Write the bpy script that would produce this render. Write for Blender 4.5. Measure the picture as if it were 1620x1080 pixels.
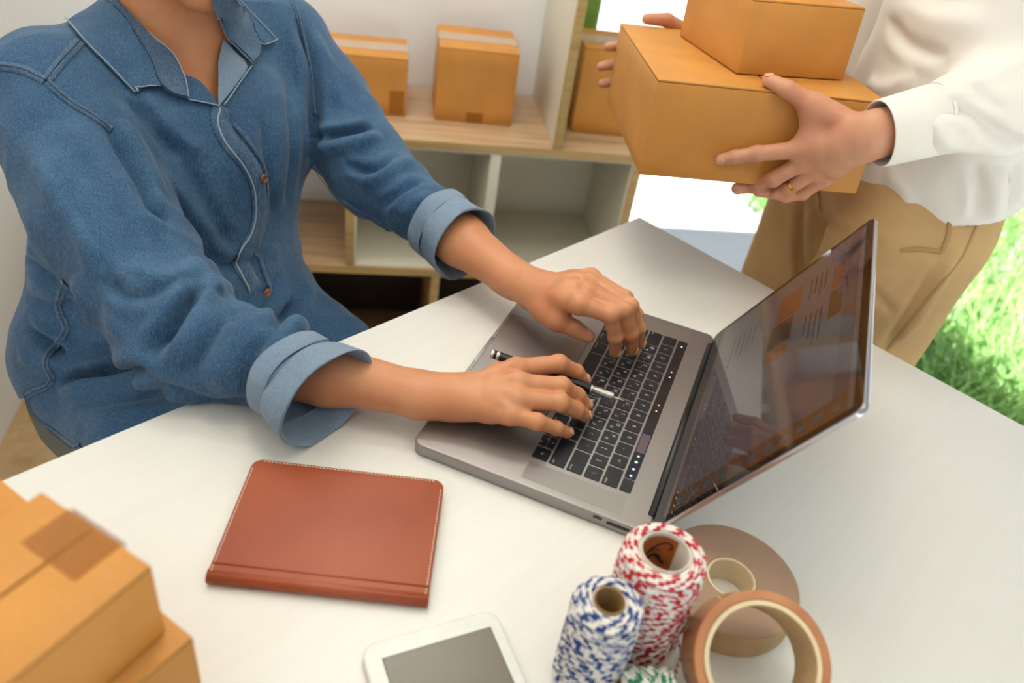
import bpy, bmesh, math, random
import numpy as np
from mathutils import Vector, Matrix
from mathutils.bvhtree import BVHTree

for _o in list(bpy.data.objects):
    bpy.data.objects.remove(_o, do_unlink=True)
S = bpy.context.scene
COL = S.collection
random.seed(7)
RNG = np.random.default_rng(7)

# ------------------------------------------------------------------ camera
CW = np.array([0.6158, -0.9926, 1.3266])
CR = np.array([0.6944, 0.7080, 0.1291]); CR /= np.linalg.norm(CR)
CD = np.array([-0.5164, 0.6151, -0.5958]); CD /= np.linalg.norm(CD)
CU = np.cross(CR, CD); CU /= np.linalg.norm(CU)
CR = np.cross(CD, CU)
FPX = 1279.9
cam_d = bpy.data.cameras.new('camera')
cam_d.sensor_width = 36.0
cam_d.lens = 36.0 * FPX / 1620.0
cam_d.clip_start = 0.02
cam_d.clip_end = 200
cam_d.dof.use_dof = True
cam_d.dof.focus_distance = 0.88
cam_d.dof.aperture_fstop = 3.8
cam_o = bpy.data.objects.new('camera', cam_d)
COL.objects.link(cam_o)
cam_o.matrix_world = Matrix(((CR[0], CU[0], -CD[0], CW[0]), (CR[1], CU[1], -CD[1], CW[1]), (CR[2], CU[2], -CD[2], CW[2]), (0, 0, 0, 1)))
S.camera = cam_o

# ------------------------------------------------------------------ world, sun, added area lights, exposure
S.view_settings.view_transform = 'Standard'
S.view_settings.look = 'None'
S.view_settings.gamma = 1.0
S.view_settings.use_curve_mapping = False
S.view_settings.exposure = -0.30
wd = bpy.data.worlds.new('world')
S.world = wd
wd.use_nodes = True
_bg = wd.node_tree.nodes['Background']
_bg.inputs[0].default_value = (0.74, 0.87, 1.0, 1)
_bg.inputs[1].default_value = 0.58
sun_d = bpy.data.lights.new('sun', 'SUN')
sun_d.energy = 13.0
sun_d.angle = math.radians(0.6)
sun_d.color = (1.0, 0.98, 0.95)
sun_o = bpy.data.objects.new('sun', sun_d)
COL.objects.link(sun_o)
sun_o.rotation_euler = Vector((-0.10, 0.05, -1.0)).to_track_quat('-Z', 'Y').to_euler()
ar_d = bpy.data.lights.new('ceiling_lamp_light', 'AREA')  # added overhead fill for the desk, no such source in view
ar_d.shape = 'RECTANGLE'; ar_d.size = 0.8; ar_d.size_y = 0.4
ar_d.energy = 8.6
ar_d.color = (1.0, 0.90, 0.76)
ar_o = bpy.data.objects.new('ceiling_lamp_light', ar_d)
COL.objects.link(ar_o)
ar_o.location = (0.0, -0.55, 2.45)

a2_d = bpy.data.lights.new('added_wall_light', 'AREA')  # added light that brightens the back wall and shelf top
a2_d.shape = 'RECTANGLE'; a2_d.size = 0.8; a2_d.size_y = 0.3
a2_d.energy = 11.0
a2_d.color = (1.0, 0.97, 0.93)
a2_o = bpy.data.objects.new('added_wall_light', a2_d)
COL.objects.link(a2_o)
a2_o.location = (-0.52, -0.20, 2.44)
a2_o.rotation_euler = Vector((-0.45, 0.36, -1.0)).to_track_quat('-Z', 'Y').to_euler()

# ------------------------------------------------------------------ helpers
def ray(px, py):
    v = CD * FPX + CR * (px - 810.0) - CU * (py - 540.0)
    return v / np.linalg.norm(v)
def onz(px, py, z=0.75):
    v = ray(px, py)
    return CW + v * ((z - CW[2]) / v[2])
def atd(px, py, dep):
    return CW + (CD * FPX + CR * (px - 810.0) - CU * (py - 540.0)) / FPX * dep
def project(P):
    v = np.asarray(P, float) - CW
    z = v @ CD
    return np.stack([810 + FPX * (v @ CR) / z, 540 - FPX * (v @ CU) / z], -1)
def nz(v):
    v = np.asarray(v, float)
    return v / np.linalg.norm(v)

def lin(c):
    return tuple(((x / 255.0) / 12.92 if x / 255.0 <= 0.04045 else ((x / 255.0 + 0.055) / 1.055) ** 2.4) for x in c)

MATS = {}
class NT:
    """tiny node-tree helper"""
    def __init__(self, name):
        self.m = bpy.data.materials.new(name)
        self.m.use_nodes = True
        self.t = self.m.node_tree
        self.b = self.t.nodes['Principled BSDF']
        self.tc = self.t.nodes.new('ShaderNodeTexCoord')
    def n(self, typ, **kw):
        nd = self.t.nodes.new(typ)
        for k, v in kw.items():
            if k == 'inp':
                for kk, vv in v.items():
                    nd.inputs[kk].default_value = vv
            else:
                setattr(nd, k, v)
        return nd
    def l(self, a, b):
        self.t.links.new(a, b)
    def mapping(self, scale=(1, 1, 1), rot=(0, 0, 0), coord='Object'):
        mp = self.n('ShaderNodeMapping')
        mp.inputs['Scale'].default_value = scale
        mp.inputs['Rotation'].default_value = rot
        self.l(self.tc.outputs[coord], mp.inputs['Vector'])
        return mp.outputs['Vector']
    def noise(self, vec, scale, detail=3, rough=0.5):
        nd = self.n('ShaderNodeTexNoise')
        nd.inputs['Scale'].default_value = scale
        nd.inputs['Detail'].default_value = detail
        nd.inputs['Roughness'].default_value = rough
        if vec is not None:
            self.l(vec, nd.inputs['Vector'])
        return nd.outputs['Fac']
    def ramp(self, fac, stops):
        nd = self.n('ShaderNodeValToRGB')
        el = nd.color_ramp.elements
        while len(el) < len(stops):
            el.new(0.5)
        for e, (p, c) in zip(el, stops):
            e.position = p
            e.color = (*c, 1) if len(c) == 3 else c
        self.l(fac, nd.inputs['Fac'])
        return nd.outputs['Color']
    def mix(self, fac, a, b, mode='MIX'):
        nd = self.n('ShaderNodeMix', data_type='RGBA', blend_type=mode)
        for sock, val in ((nd.inputs[0], fac), (nd.inputs[6], a), (nd.inputs[7], b)):
            if isinstance(val, (int, float)):
                sock.default_value = val
            elif isinstance(val, tuple):
                sock.default_value = (*val, 1) if len(val) == 3 else val
            else:
                self.l(val, sock)
        return nd.outputs[2]
    def bump(self, h, strength=0.2, dist=0.001, prev=None):
        nd = self.n('ShaderNodeBump')
        nd.inputs['Strength'].default_value = strength
        nd.inputs['Distance'].default_value = dist
        self.l(h, nd.inputs['Height'])
        if prev is not None:
            self.l(prev, nd.inputs['Normal'])
        return nd.outputs['Normal']
    def done(self, color=None, normal=None, rough=None, **kw):
        b = self.b
        if color is not None:
            if isinstance(color, tuple):
                b.inputs['Base Color'].default_value = (*color, 1)
            else:
                self.l(color, b.inputs['Base Color'])
        if normal is not None:
            self.l(normal, b.inputs['Normal'])
        if rough is not None:
            if isinstance(rough, (int, float)):
                b.inputs['Roughness'].default_value = rough
            else:
                self.l(rough, b.inputs['Roughness'])
        for k, v in kw.items():
            b.inputs[k.replace('_', ' ')].default_value = v
        MATS[self.m.name] = self.m
        return self.m

def simple(name, rgb, rough=0.5, nscale=60, namp=0.06, **kw):
    t = NT(name)
    c = lin(rgb)
    n = t.noise(t.mapping(), nscale, 4)
    d = tuple(max(0, x * (1 - namp)) for x in c)
    e = tuple(min(1, x * (1 + namp)) for x in c)
    return t.done(t.ramp(n, [(0.3, d), (0.7, e)]), rough=rough, **kw)

def mesh_obj(name, verts, faces, mat=None, parent=None, smooth=False, mats=None, mat_idx=None):
    me = bpy.data.meshes.new(name)
    me.from_pydata([tuple(map(float, v)) for v in verts], [], [tuple(map(int, f)) for f in faces])
    me.update()
    if mats:
        for m in mats:
            me.materials.append(m)
        if mat_idx is not None:
            me.polygons.foreach_set('material_index', np.asarray(mat_idx, np.int32))
    elif mat:
        me.materials.append(mat)
    if smooth:
        me.polygons.foreach_set('use_smooth', np.ones(len(me.polygons), bool))
    o = bpy.data.objects.new(name, me)
    COL.objects.link(o)
    if parent is not None:
        o.parent = parent
    return o

def bm_obj(name, bm, mat=None, parent=None, smooth=False, auto=None):
    me = bpy.data.meshes.new(name)
    bm.normal_update()
    bm.to_mesh(me)
    bm.free()
    if mat:
        me.materials.append(mat)
    if smooth:
        me.polygons.foreach_set('use_smooth', np.ones(len(me.polygons), bool))
    if auto:
        try:
            me.set_sharp_from_angle(angle=math.radians(auto))
        except Exception:
            pass
    o = bpy.data.objects.new(name, me)
    COL.objects.link(o)
    if parent is not None:
        o.parent = parent
    return o

def empty(name, loc=(0, 0, 0), rz=0.0, mat4=None):
    o = bpy.data.objects.new(name, None)
    o.empty_display_size = 0.05
    COL.objects.link(o)
    if mat4 is not None:
        o.matrix_world = mat4
    else:
        o.location = loc
        o.rotation_euler = (0, 0, rz)
    return o

def tag(o, label=None, cat=None, group=None, kind=None):
    if label: o['label'] = label
    if cat: o['category'] = cat
    if group: o['group'] = group
    if kind: o['kind'] = kind
    return o

def box_bm(sx, sy, sz, c=(0, 0, 0), bevel=0.0, seg=2):
    bm = bmesh.new()
    bmesh.ops.create_cube(bm, size=1.0)
    bmesh.ops.scale(bm, vec=(sx, sy, sz), verts=bm.verts)
    bmesh.ops.translate(bm, vec=c, verts=bm.verts)
    if bevel > 0:
        bmesh.ops.bevel(bm, geom=list(bm.edges), offset=bevel, segments=seg, profile=0.5, affect='EDGES')
    return bm

def box(name, sx, sy, sz, c, mat, parent=None, bevel=0.0, seg=2):
    return bm_obj(name, box_bm(sx, sy, sz, c, bevel, seg), mat, parent, smooth=bevel > 0, auto=40 if bevel > 0 else None)

def prism(outline, z0, z1, bevel=0.0, seg=2):
    """extruded outline (list of xy)"""
    bm = bmesh.new()
    vs = [bm.verts.new((x, y, z0)) for x, y in outline]
    f = bm.faces.new(vs)
    r = bmesh.ops.extrude_face_region(bm, geom=[f])
    for v in [g for g in r['geom'] if isinstance(g, bmesh.types.BMVert)]:
        v.co.z = z1
    bmesh.ops.recalc_face_normals(bm, faces=bm.faces)
    if bevel > 0:
        es = [e for e in bm.edges if abs(e.verts[0].co.z - e.verts[1].co.z) < 1e-7]
        bmesh.ops.bevel(bm, geom=es, offset=bevel, segments=seg, profile=0.5, affect='EDGES')
    return bm

def rrect(x0, x1, y0, y1, r, n=8):
    pts = []
    for cx, cy, a0 in ((x1 - r, y1 - r, 0), (x0 + r, y1 - r, 90), (x0 + r, y0 + r, 180), (x1 - r, y0 + r, 270)):
        for i in range(n + 1):
            a = math.radians(a0 + 90 * i / n)
            pts.append((cx + r * math.cos(a), cy + r * math.sin(a)))
    return pts

def lathe(name, prof, mat, parent=None, n=64, close=True, smooth=True, auto=40):
    """prof: list of (r,z), closed loop if close"""
    V, Fc = [], []
    m = len(prof)
    for i in range(n):
        a = 2 * math.pi * i / n
        for r, z in prof:
            V.append((r * math.cos(a), r * math.sin(a), z))
    for i in range(n):
        j = (i + 1) % n
        for k in range(m if close else m - 1):
            l = (k + 1) % m
            Fc.append((i * m + k, j * m + k, j * m + l, i * m + l))
    o = mesh_obj(name, V, Fc, mat, parent, smooth)
    if auto:
        o.data.set_sharp_from_angle(angle=math.radians(auto))
    return o

def tube(pts, rad, n=8, close_ends=True):
    """tube verts/faces along pts; rad scalar or list"""
    pts = np.asarray(pts, float)
    N = len(pts)
    rad = np.full(N, rad, float) if np.isscalar(rad) else np.asarray(rad, float)
    tg = np.gradient(pts, axis=0)
    tg /= np.linalg.norm(tg, axis=1)[:, None] + 1e-12
    ref = np.array([0, 0, 1.0]) if abs(tg[0][2]) < 0.9 else np.array([1.0, 0, 0])
    nn = np.cross(tg[0], ref); nn /= np.linalg.norm(nn)
    V = []
    for i in range(N):
        nn = nn - tg[i] * (nn @ tg[i])
        nn /= np.linalg.norm(nn) + 1e-12
        bb = np.cross(tg[i], nn)
        for k in range(n):
            a = 2 * math.pi * k / n
            V.append(pts[i] + rad[i] * (math.cos(a) * nn + math.sin(a) * bb))
    Fc = []
    for i in range(N - 1):
        for k in range(n):
            l = (k + 1) % n
            Fc.append((i * n + k, i * n + l, (i + 1) * n + l, (i + 1) * n + k))
    if close_ends:
        Fc.append(tuple(range(n - 1, -1, -1)))
        Fc.append(tuple(range((N - 1) * n, N * n)))
    return V, Fc

def smooth_poly(pts, n=40):
    """Catmull-Rom resample"""
    P = np.asarray(pts, float)
    if len(P) < 3:
        t = np.linspace(0, 1, n)[:, None]
        return P[0] * (1 - t) + P[-1] * t
    Q = np.vstack([2 * P[0] - P[1], P, 2 * P[-1] - P[-2]])
    out = []
    m = len(P) - 1
    for s in np.linspace(0, m - 1e-9, n):
        i = int(s); t = s - i
        a, b, c, d = Q[i], Q[i + 1], Q[i + 2], Q[i + 3]
        out.append(0.5 * ((2 * b) + (-a + c) * t + (2 * a - 5 * b + 4 * c - d) * t * t + (-a + 3 * b - 3 * c + d) * t ** 3))
    return np.array(out)

# ---- implicit surfaces -> mesh (naive surface nets)
class Field:
    def __init__(self, lo, hi, h):
        self.lo = np.asarray(lo, float); self.h = h
        self.n = np.ceil((np.asarray(hi, float) - self.lo) / h).astype(int) + 1
        self.D = np.full(self.n, 0.5, np.float32)
        self.ax = [self.lo[i] + h * np.arange(self.n[i]) for i in range(3)]
    def _slice(self, lo, hi):
        i0 = np.clip(np.floor((np.asarray(lo) - self.lo) / self.h).astype(int), 0, self.n)
        i1 = np.clip(np.ceil((np.asarray(hi) - self.lo) / self.h).astype(int) + 1, 0, self.n)
        return tuple(slice(a, b) for a, b in zip(i0, i1))
    def _apply(self, sl, d, k, sub=False):
        A = self.D[sl]
        if sub:
            if k > 0:
                hh = np.clip(0.5 - 0.5 * (A + d) / k, 0, 1)
                self.D[sl] = A * (1 - hh) - d * hh + k * hh * (1 - hh)
            else:
                self.D[sl] = np.maximum(A, -d)
        else:
            if k > 0:
                hh = np.clip(0.5 + 0.5 * (A - d) / k, 0, 1)
                self.D[sl] = A * (1 - hh) + d * hh - k * hh * (1 - hh)
            else:
                self.D[sl] = np.minimum(A, d)
    def _pts(self, sl):
        X = self.ax[0][sl[0]].astype(np.float32)[:, None, None]
        Y = self.ax[1][sl[1]].astype(np.float32)[None, :, None]
        Z = self.ax[2][sl[2]].astype(np.float32)[None, None, :]
        return X, Y, Z
    def cone(self, a, b, ra, rb, k=0.01, flat=None, sub=False):
        """round cone; flat=(axis, factor) squashes the section along a direction"""
        a = np.asarray(a, float); b = np.asarray(b, float)
        R = max(ra, rb) * 1.05
        if flat is not None and flat[1] > 1: R *= flat[1]
        m = R + k + 4 * self.h
        sl = self._slice(np.minimum(a, b) - m, np.maximum(a, b) + m)
        X, Y, Z = self._pts(sl)
        if X.size * Y.size * Z.size == 0: return self
        ab = b - a
        L2 = float(ab @ ab) + 1e-12
        px, py, pz = X - a[0], Y - a[1], Z - a[2]
        t = np.clip((px * ab[0] + py * ab[1] + pz * ab[2]) / L2, 0, 1)
        qx, qy, qz = px - t * ab[0], py - t * ab[1], pz - t * ab[2]
        if flat is not None:
            ax = nz(flat[0]); f = flat[1]
            c = (qx * ax[0] + qy * ax[1] + qz * ax[2]) * (1.0 / f - 1.0)
            qx, qy, qz = qx + c * ax[0], qy + c * ax[1], qz + c * ax[2]
        d = np.sqrt(qx * qx + qy * qy + qz * qz) - (ra + (rb - ra) * t)
        self._apply(sl, d.astype(np.float32), k, sub)
        return self
    def chain(self, pts, rads, k=0.01, flat=None):
        for i in range(len(pts) - 1):
            self.cone(pts[i], pts[i + 1], rads[i], rads[i + 1], k, flat)
        return self
    def ell(self, c, radii, k=0.01, R=None, sub=False):
        c = np.asarray(c, float); radii = np.asarray(radii, float)
        m = radii.max() + k + 4 * self.h
        sl = self._slice(c - m, c + m)
        X, Y, Z = self._pts(sl)
        if X.size * Y.size * Z.size == 0: return self
        R = np.eye(3) if R is None else np.asarray(R, float)   # rows: local axes
        px, py, pz = X - c[0], Y - c[1], Z - c[2]
        q = [px * R[i][0] + py * R[i][1] + pz * R[i][2] for i in range(3)]
        k0 = np.sqrt(sum((q[i] / radii[i]) ** 2 for i in range(3)))
        k1 = np.sqrt(sum((q[i] / radii[i] ** 2) ** 2 for i in range(3))) + 1e-9
        d = k0 * (k0 - 1.0) / k1
        self._apply(sl, d.astype(np.float32), k, sub)
        return self
    def plane_cut(self, p, n, k=0.0):
        """remove the side the normal points to"""
        n = nz(n); p = np.asarray(p, float)
        sl = (slice(0, self.n[0]), slice(0, self.n[1]), slice(0, self.n[2]))
        X, Y, Z = self._pts(sl)
        d = -((X - p[0]) * n[0] + (Y - p[1]) * n[1] + (Z - p[2]) * n[2])
        self._apply(sl, d.astype(np.float32), k, sub=True)
        return self
    def mesh(self, relax=2):
        D = self.D
        D[0] = D[-1] = 0.5; D[:, 0] = D[:, -1] = 0.5; D[:, :, 0] = D[:, :, -1] = 0.5
        s = D < 0
        nx, ny, nz_ = D.shape
        c = np.zeros((nx - 1, ny - 1, nz_ - 1), np.uint8)
        for i in (0, 1):
            for j in (0, 1):
                for k in (0, 1):
                    c += s[i:nx - 1 + i, j:ny - 1 + j, k:nz_ - 1 + k]
        act = (c > 0) & (c < 8)
        idx = np.argwhere(act)
        vid = np.full(act.shape, -1, np.int32)
        vid[act] = np.arange(len(idx))
        acc = np.zeros((len(idx), 3)); cnt = np.zeros(len(idx))
        cor = [(i, j, k) for i in (0, 1) for j in (0, 1) for k in (0, 1)]
        vals = {q: D[idx[:, 0] + q[0], idx[:, 1] + q[1], idx[:, 2] + q[2]].astype(float) for q in cor}
        for q in cor:
            for a in range(3):
                if q[a] == 0:
                    q2 = list(q); q2[a] = 1; q2 = tuple(q2)
                    v0, v1 = vals[q], vals[q2]
                    m = (v0 < 0) != (v1 < 0)
                    t = np.where(m, v0 / np.where(m, v0 - v1, 1), 0)
                    pt = np.tile(np.array(q, float), (len(idx), 1))
                    pt[:, a] = t
                    acc += pt * m[:, None]; cnt += m
        V = (idx + acc / cnt[:, None]) * self.h + self.lo
        quads = []
        for a in range(3):
            b, e = (a + 1) % 3, (a + 2) % 3
            sh = [slice(None)] * 3
            s0 = s[tuple(slice(0, -1) if i == a else slice(None) for i in range(3))]
            s1 = s[tuple(slice(1, None) if i == a else slice(None) for i in range(3))]
            ed = np.argwhere(s0 != s1)
            ok = np.all(ed > 0, axis=1) if False else (ed[:, b] > 0) & (ed[:, e] > 0) & (ed[:, b] < D.shape[b] - 1) & (ed[:, e] < D.shape[e] - 1)
            ed = ed[ok]
            def g(db, de):
                q = ed.copy(); q[:, b] += db; q[:, e] += de
                return vid[q[:, 0], q[:, 1], q[:, 2]]
            f = np.stack([g(-1, -1), g(0, -1), g(0, 0), g(-1, 0)], 1)
            inside = s0[tuple(ed.T)]
            f[~inside] = f[~inside][:, ::-1]
            quads.append(f)
        Fq = np.vstack(quads)
        Fq = Fq[np.all(Fq >= 0, axis=1)]
        for _ in range(relax):
            V = laplacian(V, Fq, 0.5)
        return V, Fq

def laplacian(V, F, w):
    s = np.zeros_like(V); c = np.zeros(len(V))
    n = F.shape[1]
    for i in range(n):
        a, b = F[:, i], F[:, (i + 1) % n]
        for k in range(3):
            s[:, k] += np.bincount(a, V[b, k], len(V)) + np.bincount(b, V[a, k], len(V))
        c += np.bincount(a, minlength=len(V)) + np.bincount(b, minlength=len(V))
    return V * (1 - w) + w * s / np.maximum(c, 1)[:, None]

def vnormals(V, F):
    d1 = V[F[:, 2]] - V[F[:, 0]]
    d2 = V[F[:, -1]] - V[F[:, 1]]
    fn = np.cross(d1, d2)
    N = np.zeros_like(V)
    for i in range(F.shape[1]):
        for k in range(3):
            N[:, k] += np.bincount(F[:, i], fn[:, k], len(V))
    return N / (np.linalg.norm(N, axis=1)[:, None] + 1e-12)

def np_obj(name, V, F, mat=None, parent=None, smooth=True):
    """fast mesh object from arrays"""
    me = bpy.data.meshes.new(name)
    V = np.asarray(V, np.float32); F = np.asarray(F, np.int32)
    n = F.shape[1]
    me.vertices.add(len(V)); me.vertices.foreach_set('co', V.ravel())
    me.loops.add(F.size); me.loops.foreach_set('vertex_index', F.ravel())
    me.polygons.add(len(F))
    me.polygons.foreach_set('loop_start', np.arange(0, F.size, n, dtype=np.int32))
    me.polygons.foreach_set('loop_total', np.full(len(F), n, np.int32))
    me.polygons.foreach_set('use_smooth', np.full(len(F), smooth, bool))
    me.update(calc_edges=True)
    if mat: me.materials.append(mat)
    o = bpy.data.objects.new(name, me)
    COL.objects.link(o)
    if parent is not None: o.parent = parent
    return o

def join_vf(parts):
    Vs, Fs, off = [], [], 0
    for V, F in parts:
        Vs.append(V); Fs.append(np.asarray(F) + off); off += len(V)
    return np.vstack(Vs), np.vstack(Fs)

def bvh_of(parts):
    V, F = join_vf(parts)
    return BVHTree.FromPolygons([tuple(v) for v in V], [tuple(f) for f in F])

def hit(bvh, px, py):
    r = bvh.ray_cast(Vector(CW), Vector(ray(px, py)))
    return (np.array(r[0]), np.array(r[1])) if r[0] is not None else (None, None)

def seg_dist(V, poly):
    """distance of points to a 3d polyline, and parameter 0..1"""
    best = np.full(len(V), 1e9); par = np.zeros(len(V))
    n = len(poly) - 1
    for i in range(n):
        a, b = poly[i], poly[i + 1]
        ab = b - a; L = ab @ ab + 1e-12
        t = np.clip(((V - a) @ ab) / L, 0, 1)
        d = np.linalg.norm(V - a - t[:, None] * ab, axis=1)
        m = d < best
        best[m] = d[m]; par[m] = (i + t[m]) / n
    return best, par

def folds(V, F, N, bvh, specs):
    """push folds into a cloth surface: each spec = (pixel polyline, half width m, height m)"""
    V = V.copy()
    for poly, w, h in specs:
        h = h * 1.3
        pts = []
        for p in smooth_poly(poly, 16):
            q, _ = hit(bvh, *p)
            if q is not None:
                pts.append(q)
        if len(pts) < 2: continue
        pts = np.array(pts)
        lo = pts.min(0) - 3 * w; hi = pts.max(0) + 3 * w
        m = np.all((V > lo) & (V < hi), axis=1)
        if not m.any(): continue
        d, t = seg_dist(V[m], pts)
        taper = np.clip(np.minimum(t, 1 - t) * 5, 0, 1) ** 0.7
        if h < 0:      # crease: sharp valley between two soft shoulders
            pf = h * (np.exp(-(d / (0.66 * w)) ** 1.8) - 0.38 * np.exp(-((d - 1.5 * w) / (0.8 * w)) ** 2))
        else:
            pf = h * np.exp(-(d / w) ** 2)
        V[m] += N[m] * (pf * taper)[:, None]
    return V

# ------------------------------------------------------------------ materials
def mat_cardboard(name, rgb=(206, 142, 66)):
    t = NT(name)
    v = t.mapping()
    a = t.noise(v, 14, 3)
    fib = t.noise(t.mapping((1, 1, 14)), 220, 4, 0.6)
    flut = t.n('ShaderNodeTexWave', wave_type='BANDS', bands_direction='X')
    flut.inputs['Scale'].default_value = 45
    flut.inputs['Distortion'].default_value = 0.4
    t.l(t.mapping(), flut.inputs['Vector'])
    c = lin(rgb)
    c0 = tuple(x * 0.86 for x in c); c1 = tuple(min(1, x * 1.08) for x in c)
    base = t.mix(0.35, t.ramp(a, [(0.3, c0), (0.7, c1)]), t.ramp(fib, [(0.3, c0), (0.7, c1)]))
    nb = t.bump(fib, 0.10, 0.0004)
    nb = t.bump(flut.outputs['Fac'], 0.05, 0.0004, nb)
    return t.done(base, nb, 0.52, Specular_IOR_Level=0.35)
M_CARD = mat_cardboard('cardboard')
M_CARD_EDGE = simple('cardboard_cut_edge', (120, 78, 34), 0.8, 300, 0.3)

def mat_wood(name, light, dark, scale=(1.2, 16, 16), rough=0.42):
    t = NT(name)
    v = t.mapping(scale)
    g = t.noise(v, 3.0, 6, 0.6)
    f = t.noise(t.mapping((scale[0] * 3, scale[1] * 5, scale[2] * 5)), 6.0, 4, 0.6)
    c = t.ramp(g, [(0.32, lin(dark)), (0.52, lin(light)), (0.75, tuple(min(1, x * 1.12) for x in lin(light)))])
    c = t.mix(0.22, c, t.ramp(f, [(0.4, lin(dark)), (0.6, lin(light))]))
    return t.done(c, t.bump(f, 0.06, 0.0004), rough)
M_OAK = mat_wood('oak_laminate', (196, 164, 128), (164, 130, 98), rough=0.3)
M_OAK_EDGE = mat_wood('oak_edge_band', (198, 168, 112), (172, 140, 88))
M_FLOOR = mat_wood('floor_wood', (190, 160, 118), (160, 128, 88), (3, 3, 3))
M_SHADEBACK = mat_wood('dark_back_panel', (58, 44, 36), (40, 30, 26))  # shade inside the deep lower cells put into this dark brown
M_SHELF_WHITE = simple('shelf_white_laminate', (228, 222, 204), 0.45, 20, 0.02)
M_WALL = simple('wall_paint', (243, 243, 242), 0.8, 8, 0.02)
M_CEIL = simple('ceiling_paint', (236, 233, 226), 0.85, 8, 0.02)
M_PORCH = simple('porch_tile', (226, 230, 238), 0.35, 30, 0.03)
M_GREENPOST = simple('green_painted_wood', (112, 150, 62), 0.5, 40, 0.1)
M_YARD = simple('pale_yard_ground', (218, 218, 214), 0.95, 5, 0.08)
def mat_table():
    t = NT('white_table_laminate')
    v = t.mapping((30, 2.5, 1), rot=(0, 0, 0.15))
    g = t.noise(v, 3.5, 5, 0.6)
    s = t.noise(t.mapping(), 900, 2)
    c = t.mix(0.5, t.ramp(g, [(0.3, lin((226, 223, 216))), (0.7, lin((232, 230, 225)))]), lin((230, 227, 221)))
    nb = t.bump(s, 0.10, 0.0003)
    nb = t.bump(g, 0.02, 0.0003, nb)
    return t.done(c, nb, 0.34, Specular_IOR_Level=0.45)
M_TABLE = mat_table()
M_METAL_LEG = simple('white_powder_coat', (205, 205, 205), 0.4)
def mat_tape(name, rgb, alpha, rough=0.15):
    t = NT(name)
    n = t.noise(t.mapping((20, 400, 20)), 3, 3)
    c = lin(rgb)
    m = t.done(t.ramp(n, [(0.3, tuple(x * .9 for x in c)), (0.7, c)]), rough=rough)
    m.node_tree.nodes['Principled BSDF'].inputs['Alpha'].default_value = alpha
    return m
M_TAPE = mat_tape('brown_packing_tape', (186, 116, 38), 0.34)
M_TAPE_CLEAR = mat_tape('clear_packing_tape', (232, 214, 196), 0.45, 0.08)

# ------------------------------------------------------------------ room frame, aligned with the shelf
SV = np.array([0.6048, 0.7964, 0.0]); SN = np.array([-0.7964, 0.6048, 0.0])
SA = onz(648, 234, 0.632); SA[2] = 0.0
def sn(s, n, z):
    return SA + SV * s + SN * n + np.array([0, 0, z])
ROOM4 = Matrix(((SV[0], SN[0], 0, SA[0]), (SV[1], SN[1], 0, SA[1]), (0, 0, 1, 0), (0, 0, 0, 1)))
def room_box(name, s0, s1, n0, n1, z0, z1, mat, bevel=0.0):
    o = box(name, s1 - s0, n1 - n0, z1 - z0, ((s0 + s1) / 2, (n0 + n1) / 2, (z0 + z1) / 2), mat, None, bevel)
    o.matrix_world = ROOM4
    return o
NW = 0.305                     # wall plane just behind the shelf
SWL = -0.83                    # left wall
SE = 0.372                     # end of the back wall, the open side starts here
tag(room_box('floor', SWL - 0.1, SE, -2.6, NW, -0.10, 0.0, M_FLOOR), kind='structure')
tag(room_box('wall_back', SWL - 0.1, SE, NW, NW + 0.10, 0.0, 2.6, M_WALL), kind='structure')
tag(room_box('wall_left', SWL - 0.1, SWL, -2.6, NW, 0.0, 2.6, M_WALL), kind='structure')
tag(room_box('ceiling', SWL - 0.1, 1.75, -2.6, 0.62, 2.6, 2.68, M_CEIL), kind='structure')
tag(room_box('trim_1', SE, SE + 0.052, NW, NW + 0.10, 0.0, 2.6, M_GREENPOST, 0.004), kind='structure')
tag(room_box('porch_floor', SE, 1.45, -2.6, 0.89, -0.10, 0.0, M_PORCH), kind='structure')
def yard():
    bm = bmesh.new()
    bmesh.ops.create_grid(bm, x_segments=60, y_segments=60, size=20)
    for v in bm.verts:
        v.co.z = -0.06 + 0.015 * math.sin(v.co.x * 1.7) * math.cos(v.co.y * 1.3)
    o = bm_obj('ground', bm, M_YARD, None, True)
    o.location = (0, 8, 0)
    tag(o, kind='structure')
yard()

# added fixtures, out of view, for the two added area lights
lampf = empty('ceiling_lamp', (0.0, -0.55, 2.6))
box('added_lamp_housing', 0.84, 0.44, 0.14, (0, 0, -0.07), M_METAL_LEG, lampf, 0.006)
tag(lampf, 'added flat white rectangular lamp, out of view above the desk', 'lamp')
lampw = empty('ceiling_lamp', (-0.52, -0.20, 2.6))  # added housing for the wall-brightening light
box('added_lamp_housing', 0.30, 0.30, 0.05, (0, 0, -0.025), M_METAL_LEG, lampw, 0.006)
V_, F_ = tube([(0, 0, -0.05), (0, 0, -0.10)], 0.02, 16)
mesh_obj('added_lamp_arm', V_, F_, M_METAL_LEG, lampw, True)
tag(lampw, 'small added white lamp, out of view, brightening the wall with the shelf', 'lamp')

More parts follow.
